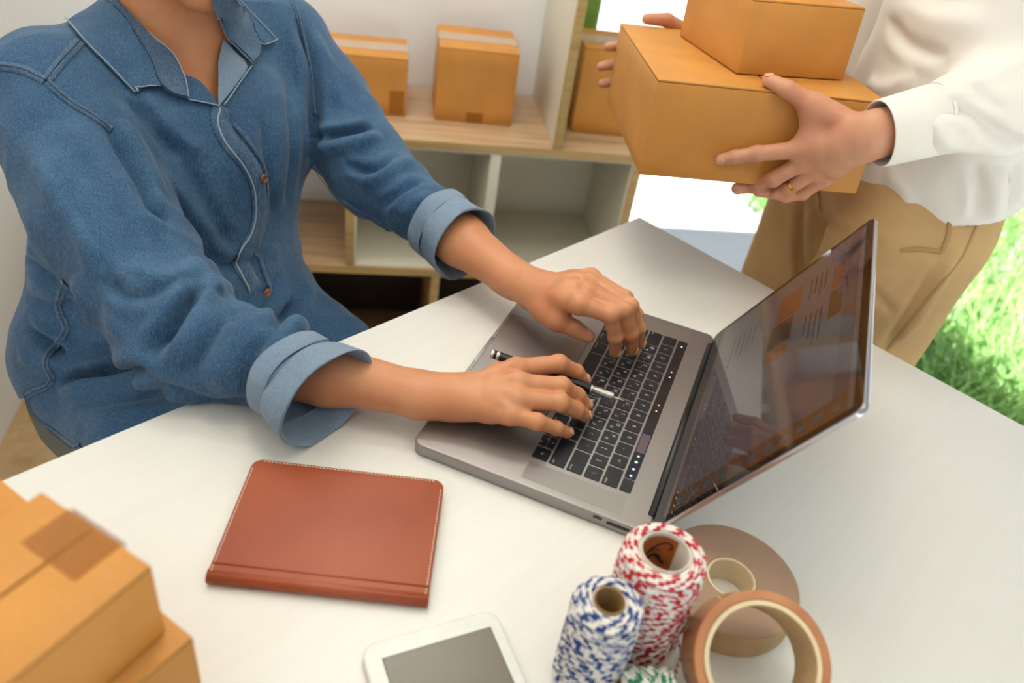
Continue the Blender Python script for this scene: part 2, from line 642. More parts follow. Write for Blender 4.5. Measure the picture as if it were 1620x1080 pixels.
# ------------------------------------------------------------------ cube shelf
def shelf():
    r = empty('cube_shelf', mat4=ROOM4)
    tag(r, 'low oak and white cube shelf against the white wall, carrying cardboard boxes', 'shelf')
    def b(name, s0, s1, n0, n1, z0, z1, m, bev=0.0012):
        return box(name, s1 - s0, n1 - n0, z1 - z0, ((s0 + s1) / 2, (n0 + n1) / 2, (z0 + z1) / 2), m, r, bev)
    DP = 0.298
    T = 0.019
    b('top_board', -0.46, 0.497, 0, DP, 0.632, 0.651, M_OAK)
    b('edge_band', -0.46, 0.497, -0.0015, 0, 0.6335, 0.6495, M_OAK_EDGE, 0)
    b('bottom_board', -0.62, 0.497, 0, DP, 0.324, 0.344, M_OAK)
    b('edge_band', -0.62, 0.497, -0.0015, 0, 0.325, 0.343, M_OAK_EDGE, 0)
    b('side_panel', -0.127, -0.108, 0, DP, 0.344, 0.632, M_OAK_EDGE)
    b('divider', 0.168, 0.190, 0, DP, 0.344, 0.632, M_SHELF_WHITE)
    b('side_panel', 0.478, 0.497, 0, DP, 0.344, 0.632, M_OAK_EDGE)
    # white linings of the two upper cells
    for s0, s1 in ((-0.108, 0.168), (0.190, 0.478)):
        b('cell_floor', s0, s1, 0.004, DP - 0.008, 0.344, 0.3475, M_SHELF_WHITE, 0)
        b('cell_ceiling', s0, s1, 0.002, DP - 0.008, 0.6285, 0.632, M_SHELF_WHITE, 0)
        b('back_panel', s0, s1, DP - 0.008, DP, 0.344, 0.632, M_SHELF_WHITE, 0)
    b('cell_side', -0.108, -0.104, 0.003, DP - 0.008, 0.3475, 0.6285, M_SHELF_WHITE, 0)
    b('cell_side', 0.474, 0.478, 0.003, DP - 0.008, 0.3475, 0.6285, M_SHELF_WHITE, 0)
    # lower row
    b('base_board', -0.62, 0.497, 0, DP, 0.0, 0.02, M_OAK)
    for s in (-0.62, -0.24, 0.066, 0.478):
        b('lower_divider', s, s + T, 0, DP, 0.02, 0.324, M_OAK_EDGE)
    b('lower_back_panel', -0.62, 0.497, DP - 0.006, DP, 0.02, 0.324, M_SHADEBACK, 0)
    # tall panel standing on the top board
    b('tall_panel', 0.297, 0.314, 0.012, DP, 0.651, 1.32, M_SHELF_WHITE)
    b('tall_panel_edge', 0.2965, 0.3145, 0.0, 0.012, 0.651, 1.32, M_OAK_EDGE)
shelf()

# ------------------------------------------------------------------ cardboard boxes
def carton(name, label, L, W, H, mat4, seam='x', tape=None, group=None, tape_len=0.04, tape_w=0.045, gap=0.0012, side_patch=None, short=None):
    """corner at origin, L along x, W along y, H along z; two top flaps meeting in a seam, optional tape"""
    r = empty(name, mat4=mat4)
    tag(r, label, 'box', group)
    T = 0.003
    # body: four walls and floor, slightly bulged
    bm = bmesh.new()
    bmesh.ops.create_cube(bm, size=1.0)
    bmesh.ops.scale(bm, vec=(L, W, H - T), verts=bm.verts)
    bmesh.ops.translate(bm, vec=(L / 2, W / 2, (H - T) / 2), verts=bm.verts)
    bmesh.ops.subdivide_edges(bm, edges=list(bm.edges), cuts=5, use_grid_fill=True)
    for v in bm.verts:
        x, y, z = v.co.x / L, v.co.y / W, v.co.z / H
        bl = 0.0016
        sx = 4 * y * (1 - y) * 4 * z * (1 - z); sy = 4 * x * (1 - x) * 4 * z * (1 - z)
        if x < 1e-4: v.co.x -= bl * sx
        if x > 1 - 1e-4: v.co.x += bl * sx
        if y < 1e-4: v.co.y -= bl * sy
        if y > 1 - 1e-4: v.co.y += bl * sy
    es = [e for e in bm.edges if len(e.link_faces) == 2 and e.calc_face_angle(0) > 0.9]
    bmesh.ops.bevel(bm, geom=es, offset=0.0012, segments=2, profile=0.5, affect='EDGES')
    bm_obj('body', bm, M_CARD, r, True, 50)
    # flaps
    for k in (0, 1):
        if seam == 'x':
            x0, x1 = 0.0004, L - 0.0004
            y0, y1 = (0.0002, W / 2 - gap) if k == 0 else (W / 2 + gap, W - 0.0002)
        else:
            y0, y1 = 0.0004, W - 0.0004
            x0, x1 = (0.0002, L / 2 - gap) if k == 0 else (L / 2 + gap, L - 0.0002)
        fl = box('flap', x1 - x0, y1 - y0, T - 0.0004, ((x0 + x1) / 2, (y0 + y1) / 2, H - T / 2), M_CARD, r, 0.0009)
    # open corrugated edge, a dark line under the flaps
    box('corrugated_edge', L - 0.0006, W - 0.0006, 0.0009, (L / 2, W / 2, H - T - 0.0001), M_CARD_EDGE, r)
    if tape:
        if seam == 'x':
            box('tape', L + 0.0008, tape_w, 0.0004, (L / 2, W / 2, H + 0.0003), tape, r)
            for x in (-0.0019, L + 0.0019):
                box('tape_end', 0.0003, tape_w, tape_len, (x, W / 2, H - tape_len / 2), tape, r)
        else:
            if short:
                box('tape', tape_w, short, 0.0004, (L / 2, W - short / 2, H + 0.0003), tape, r)
            else:
                box('tape', tape_w, W + 0.0008, 0.0004, (L / 2, W / 2, H + 0.0003), tape, r)
            for y in ((W + 0.0019,) if short else (-0.0019, W + 0.0019)):
                box('tape_end', tape_w, 0.0003, tape_len, (L / 2, y, H - tape_len / 2), tape, r)
    if side_patch:
        for (c, sx, sz, ax) in side_patch:
            if ax == 'y':
                box('tape_end', sx, 0.0003, sz, (c[0], -0.002, c[1]), M_TAPE, r)
    return r

def mat_at(p, yaw):
    return Matrix.Translation(Vector(p)) @ Matrix.Rotation(yaw, 4, 'Z')
YS = math.atan2(SV[1], SV[0])
ZT = 0.6515
carton('cardboard_box', 'wide low cardboard box on the shelf, partly hidden by the raised denim sleeve', 0.215, 0.13, 0.122,
       mat_at(sn(-0.222, 0.112, ZT), YS - 0.0), 'x', M_TAPE_CLEAR, side_patch=[((0.195, 0.03), 0.03, 0.05, 'y')], group='cardboard boxes on the shelf')
carton('cardboard_box', 'tall cube-shaped cardboard box with torn tape, middle of the shelf top', 0.166, 0.155, 0.155,
       mat_at(sn(0.053, 0.108, ZT), YS - 0.03), 'x', M_TAPE_CLEAR, side_patch=[((0.085, 0.013), 0.035, 0.022, 'y')], group='cardboard boxes on the shelf')
carton('cardboard_box', 'cardboard box on the shelf right of the tall panel, behind the carried boxes', 0.14, 0.14, 0.183,
       mat_at(sn(0.352, 0.098, ZT), YS - 0.03), 'x', M_TAPE_CLEAR, group='cardboard boxes on the shelf')

# boxes carried by the standing person
def Rm(yaw, a, b):
    return Matrix.Rotation(yaw, 4, 'Z') @ Matrix.Rotation(a, 4, 'X') @ Matrix.Rotation(b, 4, 'Y')
BIG_R = Rm(0.8208, -0.0691, -0.0206)
BIG_L, BIG_W, BIG_H = 0.283, 0.303, 0.118
BIG_M = Matrix.Translation(Vector((0.092, -0.1823, 1.0279))) @ BIG_R @ Matrix.Translation(Vector((0, 0, -BIG_H)))
carton('cardboard_box', 'large flat cardboard box carried in both hands by the person in white', BIG_L, BIG_W, BIG_H, BIG_M, 'y', None, group='carried cardboard boxes')
SM_L, SM_W, SM_H = 0.150, 0.195, 0.088
def on_big(x, y, z): return BIG_M @ Vector((x, y, z))
_p = BIG_M.inverted() @ Vector((0.1252, -0.0647, 1.0291))
SM_M = BIG_M @ Matrix.Translation(Vector((0.110, 0.060, BIG_H + 0.001))) @ Matrix.Rotation(0.16, 4, 'Z')
carton('cardboard_box', 'smaller cardboard box stacked turned on the large carried box', SM_L, SM_W, SM_H, SM_M, 'x', None, group='carried cardboard boxes')
TOP_M = SM_M @ Matrix.Translation(Vector((0.075, 0.07, SM_H + 0.001))) @ Matrix.Rotation(0.1, 4, 'Z')
carton('cardboard_box', 'cardboard box topmost on the carried pile, mostly cut off by the frame', 0.085, 0.09, 0.06, TOP_M, 'x', None, group='carried cardboard boxes')

# boxes on the near left end of the table
a1 = math.radians(15.65)
def lb(name, label, corner_px, z1, z0, len_a, len_b, ang, **kw):
    """box whose visible right-hand top corner lies at corner_px at height z1; len_a towards the far left, len_b towards the viewer"""
    c = onz(*corner_px, z1)
    ua = np.array([math.cos(ang), math.sin(ang), 0]); ub = np.array([math.sin(ang), -math.cos(ang), 0])
    o = c - ua * len_a + ub * len_b
    return carton(name, label, len_a, len_b, z1 - z0, mat_at((o[0], o[1], z0), ang), **kw)
lb('cardboard_box', 'lower cardboard box of the pile at the near left end of the table', (306, 1006), 0.871, 0.7502, 0.20, 0.22, math.radians(12.0), seam='y', group='cardboard boxes piled on the desk')
lb('cardboard_box', 'cardboard box with a brown tape strip, on top of the near left pile', (240, 893), 0.936, 0.8722, 0.091, 0.17, a1, seam='y', tape=M_TAPE, gap=0.0008, tape_w=0.044, short=0.03, group='cardboard boxes piled on the desk')
# ------------------------------------------------------------------ table
TX, TY, TZ, TT = 0.80, -1.40, 0.75, 0.026
tbl = empty('desk', (0, 0, 0))
tag(tbl, 'white laminate desk with the open laptop on it', 'desk')
box('table_top', TX, -TY, TT, (TX / 2, TY / 2, TZ - TT / 2), M_TABLE, tbl, 0.0016, 2)
for x in (0.05, TX - 0.05):
    for y in (-0.05, TY + 0.05):
        box('leg', 0.045, 0.045, TZ - TT, (x, y, (TZ - TT) / 2), M_METAL_LEG, tbl, 0.003)
box('apron', 0.02, -TY - 0.145, 0.05, (0.66, TY / 2, TZ - TT - 0.025), M_METAL_LEG, tbl, 0.002)
box('apron', TX - 0.145, 0.02, 0.05, (TX / 2, -0.05, TZ - TT - 0.025), M_METAL_LEG, tbl, 0.002)
box('apron', TX - 0.145, 0.02, 0.05, (TX / 2, TY + 0.05, TZ - TT - 0.025), M_METAL_LEG, tbl, 0.002)

# ------------------------------------------------------------------ leather notebook
def notebook():
    c = [onz(*q, 0.762)[:2] for q in ((324, 908), (678, 946), (703, 760), (404, 724))]
    x = nz(c[1] - c[0] + c[2] - c[3]); 
    y = np.array([-x[1], x[0]])
    o = (c[0] + c[3] + c[1] + c[2]) / 4
    W = (np.linalg.norm(c[1] - c[0]) + np.linalg.norm(c[2] - c[3])) / 2
    D = (np.linalg.norm(c[3] - c[0]) + np.linalg.norm(c[2] - c[1])) / 2
    ang = math.atan2(x[1], x[0])
    r = empty('notebook', (o[0], o[1], 0.7502), ang)
    tag(r, 'closed brown leather notebook with white edge stitching, lying on the desk', 'notebook')
    t = NT('brown_leather')
    v = t.mapping()
    vor = t.n('ShaderNodeTexVoronoi'); vor.inputs['Scale'].default_value = 900; t.l(v, vor.inputs['Vector'])
    w = t.noise(t.mapping((1, 5, 1), rot=(0, 0, 0.25)), 55, 5, 0.65)
    n = t.noise(v, 9, 3)
    col = t.ramp(n, [(0.3, lin((148, 68, 36))), (0.7, lin((168, 82, 47)))])
    nb = t.bump(vor.outputs['Distance'], 0.12, 0.0003)
    nb = t.bump(w, 0.10, 0.0012, nb)
    ML = t.done(col, nb, 0.48)
    MPg = simple('paper_edge', (226, 216, 196), 0.9)
    MTh = simple('white_thread', (232, 222, 205), 0.8)
    h = 0.0115
    hw, hd = W / 2, D / 2
    # spine is the near long edge (-y); rounded far corners
    def cov(z0, z1, name):
        rr = 0.010
        pts = [(-hw, -hd), (hw, -hd)]
        for k in range(7):
            a = math.radians(90 * k / 6); pts.append((hw - rr + rr * math.cos(a), hd - rr + rr * math.sin(a)))
        for k in range(7):
            a = math.radians(90 + 90 * k / 6); pts.append((-hw + rr + rr * math.cos(a), hd - rr + rr * math.sin(a)))
        return bm_obj(name, prism(pts, z0, z1, 0.0009, 2), ML, r, True, 45)
    cov(0.0, 0.0026, 'back_cover')
    cov(h - 0.0028, h, 'front_cover')
    box('page_block', W - 0.010, D - 0.012, h - 0.0054, (0, 0.001, h / 2), MPg, r, 0.0004)
    # spine: rolled edge with a groove
    V, Fc = tube([(-hw - 0.0004, -hd + 0.003, h / 2), (hw + 0.0004, -hd + 0.003, h / 2)], h / 2 + 0.0003, 20)
    mesh_obj('spine', V, Fc, ML, r, True)
    V, Fc = tube([(-hw + 0.001, -hd + 0.0115, h + 0.0001), (hw - 0.001, -hd + 0.0115, h + 0.0001)], 0.0009, 8)
    mesh_obj('spine_ridge', V, Fc, ML, r, True)
    # stitches along both short edges and round the corners
    VV, FF = [], []
    def stitch(p, q):
        v, f = tube([p, q], 0.00042, 5)
        b = len(VV); VV.extend(v); FF.extend([tuple(i + b for i in ff) for ff in f])
    for sx in (-1, 1):
        ys = np.arange(-hd + 0.004, hd - 0.012, 0.0034)
        for yy in ys:
            stitch((sx * (hw - 0.0024), yy, h + 0.0002), (sx * (hw - 0.0024), yy + 0.0023, h + 0.0002))
    for xx in np.arange(-hw + 0.010, hw - 0.010, 0.0034):
        stitch((xx, hd - 0.0024, h + 0.0002), (xx + 0.0023, hd - 0.0024, h + 0.0002))
    o = mesh_obj('stitching', VV, FF, MTh, r, True)
    tag(o, kind='stuff')
notebook()

# ------------------------------------------------------------------ white tablet
def tablet():
    a = onz(572, 1022, 0.757); b = onz(770, 966, 0.757)
    x = nz((b - a)[:2]); ang = math.atan2(x[1], x[0])
    W = 0.112; D = 0.185; h = 0.0085
    r = empty('tablet', ((a[0]), (a[1]), 0.7502), ang)
    r.location = Vector((a[0], a[1], 0.7502)) + Vector((-x[0] * 0.002, -x[1] * 0.002, 0))
    tag(r, 'small white tablet with a dark blank screen at the bottom of the picture', 'tablet')
    MW = simple('white_plastic', (225, 226, 220), 0.3)
    MS = simple('tablet_screen', (112, 105, 88), 0.25, 30, 0.02)
    MB = simple('tablet_screen_rim', (58, 52, 48), 0.4)
    bm = prism(rrect(0, W, -D, 0, 0.013), 0, h, 0.002, 3)
    bm_obj('body', bm, MW, r, True, 40)
    bm_obj('screen_rim', prism(rrect(0.0135, W - 0.0095, -D + 0.024, -0.0155, 0.0008, 2), h - 0.0004, h + 0.0002), MB, r)
    bm_obj('screen', prism(rrect(0.0143, W - 0.0103, -D + 0.0248, -0.0163, 0.0005, 2), h, h + 0.0004), MS, r)
tablet()

# ------------------------------------------------------------------ tape rolls
M_KRAFTTAPE = NT('kraft_tape_side')
def _kt():
    t = M_KRAFTTAPE
    g = t.n('ShaderNodeTexWave', wave_type='RINGS', rings_direction='Z')
    g.inputs['Scale'].default_value = 260; g.inputs['Distortion'].default_value = 0.6
    t.l(t.mapping(), g.inputs['Vector'])
    n = t.noise(t.mapping(), 40, 3)
    c = t.ramp(g.outputs['Fac'], [(0.2, lin((160, 128, 104))), (0.8, lin((178, 146, 120)))])
    c = t.mix(0.25, c, t.ramp(n, [(0.3, lin((158, 126, 102))), (0.7, lin((176, 144, 120)))]))
    return t.done(c, t.bump(g.outputs['Fac'], 0.08, 0.0003), 0.5)
M_KRAFTTAPE = _kt()
M_CORE = simple('paper_core', (196, 166, 122), 0.75, 80, 0.08)
M_CORE_EDGE = simple('paper_core_edge', (226, 206, 168), 0.8, 80, 0.06)
def ring_prof(r0, r1, w, b=0.0006):
    return [(r0, -w / 2 + b), (r0 + b, -w / 2), (r1 - b, -w / 2), (r1, -w / 2 + b), (r1, w / 2 - b), (r1 - b, w / 2), (r0 + b, w / 2), (r0, w / 2 - b)]
def flat_roll():
    w = 0.026
    r = empty('paper_tape_roll', (0.4895, -0.5025, 0.7503 + w / 2))
    tag(r, 'wide flat roll of brown paper tape lying on the desk behind the twine', 'tape roll')
    lathe('tape', ring_prof(0.0215, 0.0585, w), M_KRAFTTAPE, r, 96)
    lathe('core', ring_prof(0.0190, 0.0214, w + 0.001), M_CORE_EDGE, r, 64)
    lathe('outer_wrap', ring_prof(0.0584, 0.0589, w - 0.001, 0.0001), M_CORE, r, 96)
flat_roll()
def tilted_roll():
    R1, R0, w = 0.0500, 0.0392, 0.046
    nrm = nz((0.30, -0.40, 0.72))
    th = math.acos(nrm[2])
    cz = 0.7503 + R1 * math.sin(th) + w / 2 * math.cos(th)
    fc = onz(1207, 1047, cz + w / 2 * nrm[2])      # centre of the near face
    c = fc - nrm * w / 2
    q = Vector(nrm).to_track_quat('Z', 'Y')
    r = empty('packing_tape_roll', mat4=Matrix.LocRotScale(Vector(c), q, Vector((1, 1, 1))))
    tag(r, 'orange-brown packing tape roll tilted against the flat paper tape roll', 'tape roll')
    t = NT('brown_tape_roll')
    n = t.noise(t.mapping((1, 1, 30)), 30, 3)
    t.done(t.ramp(n, [(0.3, lin((176, 112, 68))), (0.7, lin((198, 134, 88)))]), rough=0.2, Transmission_Weight=0.0)
    lathe('tape', ring_prof(0.0430, R1, w), t.m, r, 96)
    lathe('core', ring_prof(R0, 0.0429, w + 0.0012), M_CORE, r, 96)
    lathe('core_rim', [(R0 + .0002, w / 2 + 0.0006), (0.0427, w / 2 + 0.0006), (0.0427, w / 2 + 0.0010), (R0 + .0002, w / 2 + 0.0010)], M_CORE_EDGE, r, 96)
tilted_roll()

# ------------------------------------------------------------------ twine spools
M_TWINE_WHITE = simple('twine_white', (236, 230, 222), 0.85, 700, 0.1)
def spool(name, label, base, R, H, rc, col, core_mat, axis=None, rot=0.0, tr=0.00115, turns=44, seed=1, lobes=7, amp=0.16):
    if axis is None:
        r = empty(name, base, rot)
    else:
        q = Vector(nz(axis)).to_track_quat('Z', 'Y')
        r = empty(name, mat4=Matrix.LocRotScale(Vector(base), q, Vector((1, 1, 1))))
    tag(r, label, 'twine spool', 'twine spools on the desk')
    mc = simple(name + '_' + col[0], col[1], 0.85, 700, 0.12)
    lathe('core', [(rc - 0.0016, 0.0), (rc, 0.0), (rc, H - 0.001), (rc - 0.0003, H), (rc - 0.0013, H), (rc - 0.0016, H - 0.001)], core_mat, r, 48)
    # filler body under the outer winding
    prof = [(rc + 0.0001, 0.004), (R * 0.80, 0.003), (R - 0.003, 0.008), (R - 0.0032, H * 0.5), (R - 0.003, H - 0.016), (R * 0.80, H - 0.005), (rc + 0.0001, H - 0.002)]
    lathe('inner_winding', prof, M_TWINE_WHITE, r, 48, close=False)
    # wound twine: crossing helices climbing up and down
    seg = 44
    rnd = np.random.default_rng(seed)
    paths = []
    for layer in range(3):
        nt = turns
        th = np.linspace(0, 2 * np.pi * nt, seg * nt)
        fr = (th / (2 * np.pi)) / nt
        ph = rnd.uniform(0, 6.28)
        tilt = [0.0105, 0.0085, -0.006][layer]
        z = 0.0035 + (H - 0.010) * fr
        zz = z + tilt * np.sin(th + ph + 3.0 * fr) + 0.0006 * np.sin(th * 3.1 + ph)
        zz = np.clip(zz, 0.002, H - 0.0035)
        u = zz / H
        bul = R - tr - np.where(u > 0.86, (R - rc) * 0.75 * ((u - 0.86) / 0.14) ** 2.0, 0) - np.where(u < 0.08, (R - rc) * 0.35 * ((0.08 - u) / 0.08) ** 2, 0)
        rr = bul - 0.0011 * (layer == 2) + 0.0006 * np.sin(th * 2.3 + ph) + 0.0005 * np.sin(5.7 * th)
        paths.append(np.stack([rr * np.cos(th), rr * np.sin(th), zz], 1))
    # turns over the top shoulder
    nt = 7
    th = np.linspace(0, 2 * np.pi * nt, seg * nt)
    f = th / th[-1]
    rr = (R - tr) * (1 - f) + (rc + tr * 1.4) * f
    zz = H - 0.011 + 0.0085 * np.sqrt(np.clip(1 - ((rr - rc) / (R - rc)) ** 2, 0, 1)) * 1.1 + 0.0007 * np.sin(th * 1.3)
    paths.append(np.stack([rr * np.cos(th), rr * np.sin(th), zz], 1))
    VA, FA, MI = [], [], []
    ns = 6
    for p in paths:
        V, Fc = tube(p, tr, ns, False)
        L = np.concatenate([[0], np.cumsum(np.linalg.norm(np.diff(p, axis=0), axis=1))])
        b = sum(len(x) for x in VA)
        VA.append(np.array(V)); Fc = np.array(Fc)
        FA.append(Fc + b)
        si = np.arange(len(Fc)) // ns; ki = np.arange(len(Fc)) % ns
        tw = (L[si] / 0.0145 + ki / ns) % 1.0
        MI.append((tw < 0.46).astype(np.int32))
    o = np_obj('twine', np.vstack(VA), np.vstack(FA), None, r, True)
    o.data.materials.append(M_TWINE_WHITE); o.data.materials.append(mc)
    o.data.polygons.foreach_set('material_index', np.concatenate(MI))
    return r
M_CORE_BLUE = simple('kraft_core_brown', (150, 116, 72), 0.8, 80, 0.1)
M_CORE_RED = simple('white_core', (214, 204, 190), 0.6, 80, 0.04)
red = spool('red_white_twine_spool', 'red and white twisted twine spool standing between the laptop and blue twine', (0.4625, -0.5945, 0.7502), 0.0325, 0.108, 0.0192, ('red', (190, 24, 48)), M_CORE_RED, seed=3, turns=34, tr=0.00165)
spool('blue_white_twine_spool', 'blue and white twisted twine spool beside the tablet', (0.4595, -0.6540, 0.7502), 0.0262, 0.098, 0.0118, ('blue', (28, 62, 128)), M_CORE_BLUE, seed=2, turns=36, tr=0.00145)
_g0 = onz(1020, 1098, 0.7502 + 0.021) - nz((0.69, 0.71, 0)) * 0.023
spool('green_white_twine_spool', 'green and white twine spool lying at the lower frame edge', (_g0[0], _g0[1], 0.7502 + 0.0212), 0.0195, 0.046, 0.008, ('green', (24, 128, 92)), M_CORE_BLUE, axis=(0.69, 0.71, 0.0), seed=5, turns=17, tr=0.0016)
# orange label with a black squiggle inside the red spool's core
def core_label():
    MO = simple('orange_label', (172, 92, 40), 0.6, 40, 0.06)
    MK = simple('label_black_print', (20, 12, 10), 0.6)
    rc = 0.0174
    V, Fc = [], []
    n = 24
    a0, a1 = math.radians(88), math.radians(245)
    for i in range(n + 1):
        a = a0 + (a1 - a0) * i / n
        for z in (0.060, 0.1045):
            V.append((rc * math.cos(a), rc * math.sin(a), z))
    for i in range(n):
        Fc.append((2 * i, 2 * i + 1, 2 * i + 3, 2 * i + 2))
    o = mesh_obj('core_label', V, Fc, MO, red, True)
    def stroke(pts, w):
        """pts in (angle deg, z) on the inner wall"""
        P = [((rc - 0.0003) * math.cos(math.radians(a + 10)), (rc - 0.0003) * math.sin(math.radians(a + 10)), z) for a, z in pts]
        V, Fc = tube(smooth_poly(P, 28), w, 6)
        return V, Fc
    VV, FF = [], []
    for pts, w in (([(150, 0.084), (140, 0.090), (120, 0.0955), (104, 0.0985), (92, 0.0975), (90, 0.094), (97, 0.092)], 0.0006),
                   ([(168, 0.083), (150, 0.086), (132, 0.088), (118, 0.0885)], 0.0005),
                   ([(150, 0.078), (140, 0.081), (128, 0.083), (118, 0.082), (110, 0.079)], 0.0014),
                   ([(128, 0.083), (118, 0.080), (105, 0.076), (97, 0.0765)], 0.0012),
                   ([(165, 0.079), (163, 0.074), (160, 0.071)], 0.0005), ([(158, 0.080), (155, 0.075), (152, 0.072)], 0.0005), ([(150, 0.074), (146, 0.071), (142, 0.073), (146, 0.076)], 0.0005)):
        V, Fc = stroke(pts, w)
        b = len(VV); VV.extend(V); FF.extend([tuple(i + b for i in f) for f in Fc])
    mesh_obj('label_print', VV, FF, MK, o, True)
core_label()
# loose tail of the red twine
def tail():
    P = [onz(1068, 1003, 0.790), onz(1074, 1018, 0.775), onz(1077, 1035, 0.757), onz(1072, 1056, 0.7515), onz(1066, 1080, 0.7515), onz(1060, 1110, 0.7515)]
    L = smooth_poly(P, 60)
    L = np.array([(red.matrix_world if False else Matrix.LocRotScale(red.location, red.rotation_euler, None)).inverted() @ Vector(p) for p in L])
    V, Fc = tube(L, 0.0011, 6, False)
    Fc = np.array(Fc); si = np.arange(len(Fc)) // 6; ki = np.arange(len(Fc)) % 6
    mi = (((si * 0.0014) / 0.0105 * 1.4 + ki / 6) % 1 < 0.46).astype(int)
    mesh_obj('loose_end', V, Fc, None, red, True, mats=[M_TWINE_WHITE, MATS['red_white_twine_spool_red']], mat_idx=mi)
tail()

# ------------------------------------------------------------------ laptop
LAP_O = np.array([0.1886, -0.6094, 0.7503]); LAP_A = math.radians(23.743)
LW, LD = 0.3493, 0.2407
def text_mesh(txt, size):
    cu = bpy.data.curves.new('glyphs', 'FONT')
    cu.body = txt; cu.size = size; cu.align_x = 'CENTER'; cu.align_y = 'CENTER'
    cu.resolution_u = 2
    o = bpy.data.objects.new('glyphs', cu)
    COL.objects.link(o)
    dg = bpy.context.evaluated_depsgraph_get()
    me = bpy.data.meshes.new_from_object(o.evaluated_get(dg))
    bpy.data.objects.remove(o, do_unlink=True)
    return me
def laptop():
    r = empty('laptop', tuple(LAP_O), LAP_A)
    tag(r, 'open space-grey laptop on the white desk under the typing hands', 'laptop')
    t = NT('space_grey_aluminium')
    n = t.noise(t.mapping(), 2500, 2)
    MA = t.done(t.ramp(n, [(0.3, lin((150, 144, 142))), (0.7, lin((160, 154, 152)))]), t.bump(n, 0.03, 0.0001), 0.45, Metallic=0.8)
    MK = simple('black_key_plastic', (22, 24, 31), 0.38, 400, 0.1)
    MB = simple('black_hinge_plastic', (14, 13, 14), 0.35, 100, 0.1)
    MWt = NT('key_legend_white'); MWt = MWt.done(lin((196, 196, 200)), rough=0.6)
    ML = simple('silver_edge', (190, 184, 188), 0.22, 100, 0.03, Metallic=0.9)
    zt = 0.0150
    b = bm_obj('base', prism(rrect(0, LD, 0, LW, 0.0105), 0.0016, zt, 0.0011, 3), MA, r, True, 35)
    for fx in (0.02, LD - 0.03):
        for fy in (0.03, LW - 0.03):
            lathe('foot', [(0.0001, 0), (0.008, 0), (0.008, 0.0018), (0.0001, 0.0018)], MB, r, 24).location = (fx, fy, 0)
    # trackpad
    bm_obj('trackpad_gap', prism(rrect(0.0045, 0.1045, 0.0945, 0.2555, 0.004), zt - 0.0002, zt + 0.00005), MB, r)
    MTp = simple('trackpad_glass', (152, 146, 144), 0.36, 300, 0.02, Metallic=0.8)
    bm_obj('trackpad', prism(rrect(0.0050, 0.1040, 0.0950, 0.2550, 0.0038), zt - 0.0001, zt + 0.00018), MTp, r)
    # thumb notch at the front edge
    box('opening_notch', 0.004, 0.052, 0.0022, (0.0018, LW / 2, zt - 0.0008), MA, r, 0.0008)
    # ports on the right-hand side
    bm = prism(rrect(0.1885, 0.1975, -0.0013, 0.0013, 0.0012), -0.0004, 0.0006)
    o = bm_obj('usb_port', bm, MB, r); o.rotation_euler = (math.pi / 2, 0, 0); o.location = (0, 0.0000, 0.0105)
    bm = prism(rrect(0.2020, 0.2290, -0.0016, 0.0016, 0.0012), -0.0004, 0.0006)
    o = bm_obj('vent_slot', bm, MB, r); o.rotation_euler = (math.pi / 2, 0, 0); o.location = (0, 0.0000, 0.0090)
    # speaker grilles
    tg = NT('speaker_dots')
    vor = tg.n('ShaderNodeTexVoronoi', feature='F1', distance='EUCLIDEAN'); vor.inputs['Scale'].default_value = 760; vor.inputs['Randomness'].default_value = 0
    tg.l(tg.mapping(), vor.inputs['Vector'])
    MG = tg.done(tg.ramp(vor.outputs['Distance'], [(0.22, lin((60, 56, 56))), (0.32, lin((154, 148, 146)))]), rough=0.45, Metallic=0.8)
    for y0 in (0.0085, LW - 0.0335):
        bm_obj('speaker_grille', prism(rrect(0.112, 0.212, y0, y0 + 0.025, 0.001, 2), zt - 0.0001, zt + 0.00012), MG, r)
    # keyboard
    Y0 = 0.3150; U = 0.01912; PX = 0.0181; X0 = 0.1102; g = 0.0011
    th = {'q': 'ๆ', 'w': 'ไ', 'e': 'ำ', 'r': 'พ', 't': 'ะ', 'y': 'ั', 'u': 'ี', 'i': 'ร', 'o': 'น', 'p': 'ย', 'a': 'ฟ', 's': 'ห', 'd': 'ก', 'f': 'ด', 'g': 'เ', 'h': '้', 'j': '่', 'k': 'า', 'l': 'ส', 'z': 'ผ', 'x': 'ป', 'c': 'แ', 'v': 'อ', 'b': 'ิ', 'n': 'ื', 'm': 'ท'}
    rows = [[('fn', 1), ('control', 1), ('option', 1), ('command', 1.25), ('', 5), ('command', 1.25), ('option', 1), ('ARW', 3)],
            [('shift', 2.25)] + [(c, 1) for c in 'zxcvbnm,./'] + [('shift', 2.25)],
            [('caps lock', 1.75)] + [(c, 1) for c in "asdfghjkl;'"] + [('return', 1.75)],
            [('tab', 1.5)] + [(c, 1) for c in 'qwertyuiop[]'] + [('\\', 1)],
            [(c, 1) for c in '`1234567890-='] + [('delete', 1.5)]]
    keymesh = {}
    def key(x0, x1, y0, y1, txt):
        kx, ky = round(x1 - x0, 5), round(y1 - y0, 5)
        if (kx, ky) not in keymesh:
            bm = prism(rrect(-kx / 2, kx / 2, -ky / 2, ky / 2, 0.0013, 3), -0.0003, 0.0009, 0.0003, 1)
            me = bpy.data.meshes.new('key'); bm.normal_update(); bm.to_mesh(me); bm.free(); me.materials.append(MK)
            keymesh[(kx, ky)] = me
        o = bpy.data.objects.new('key', keymesh[(kx, ky)])
        COL.objects.link(o); o.parent = r
        o.location = ((x0 + x1) / 2, (y0 + y1) / 2, zt)
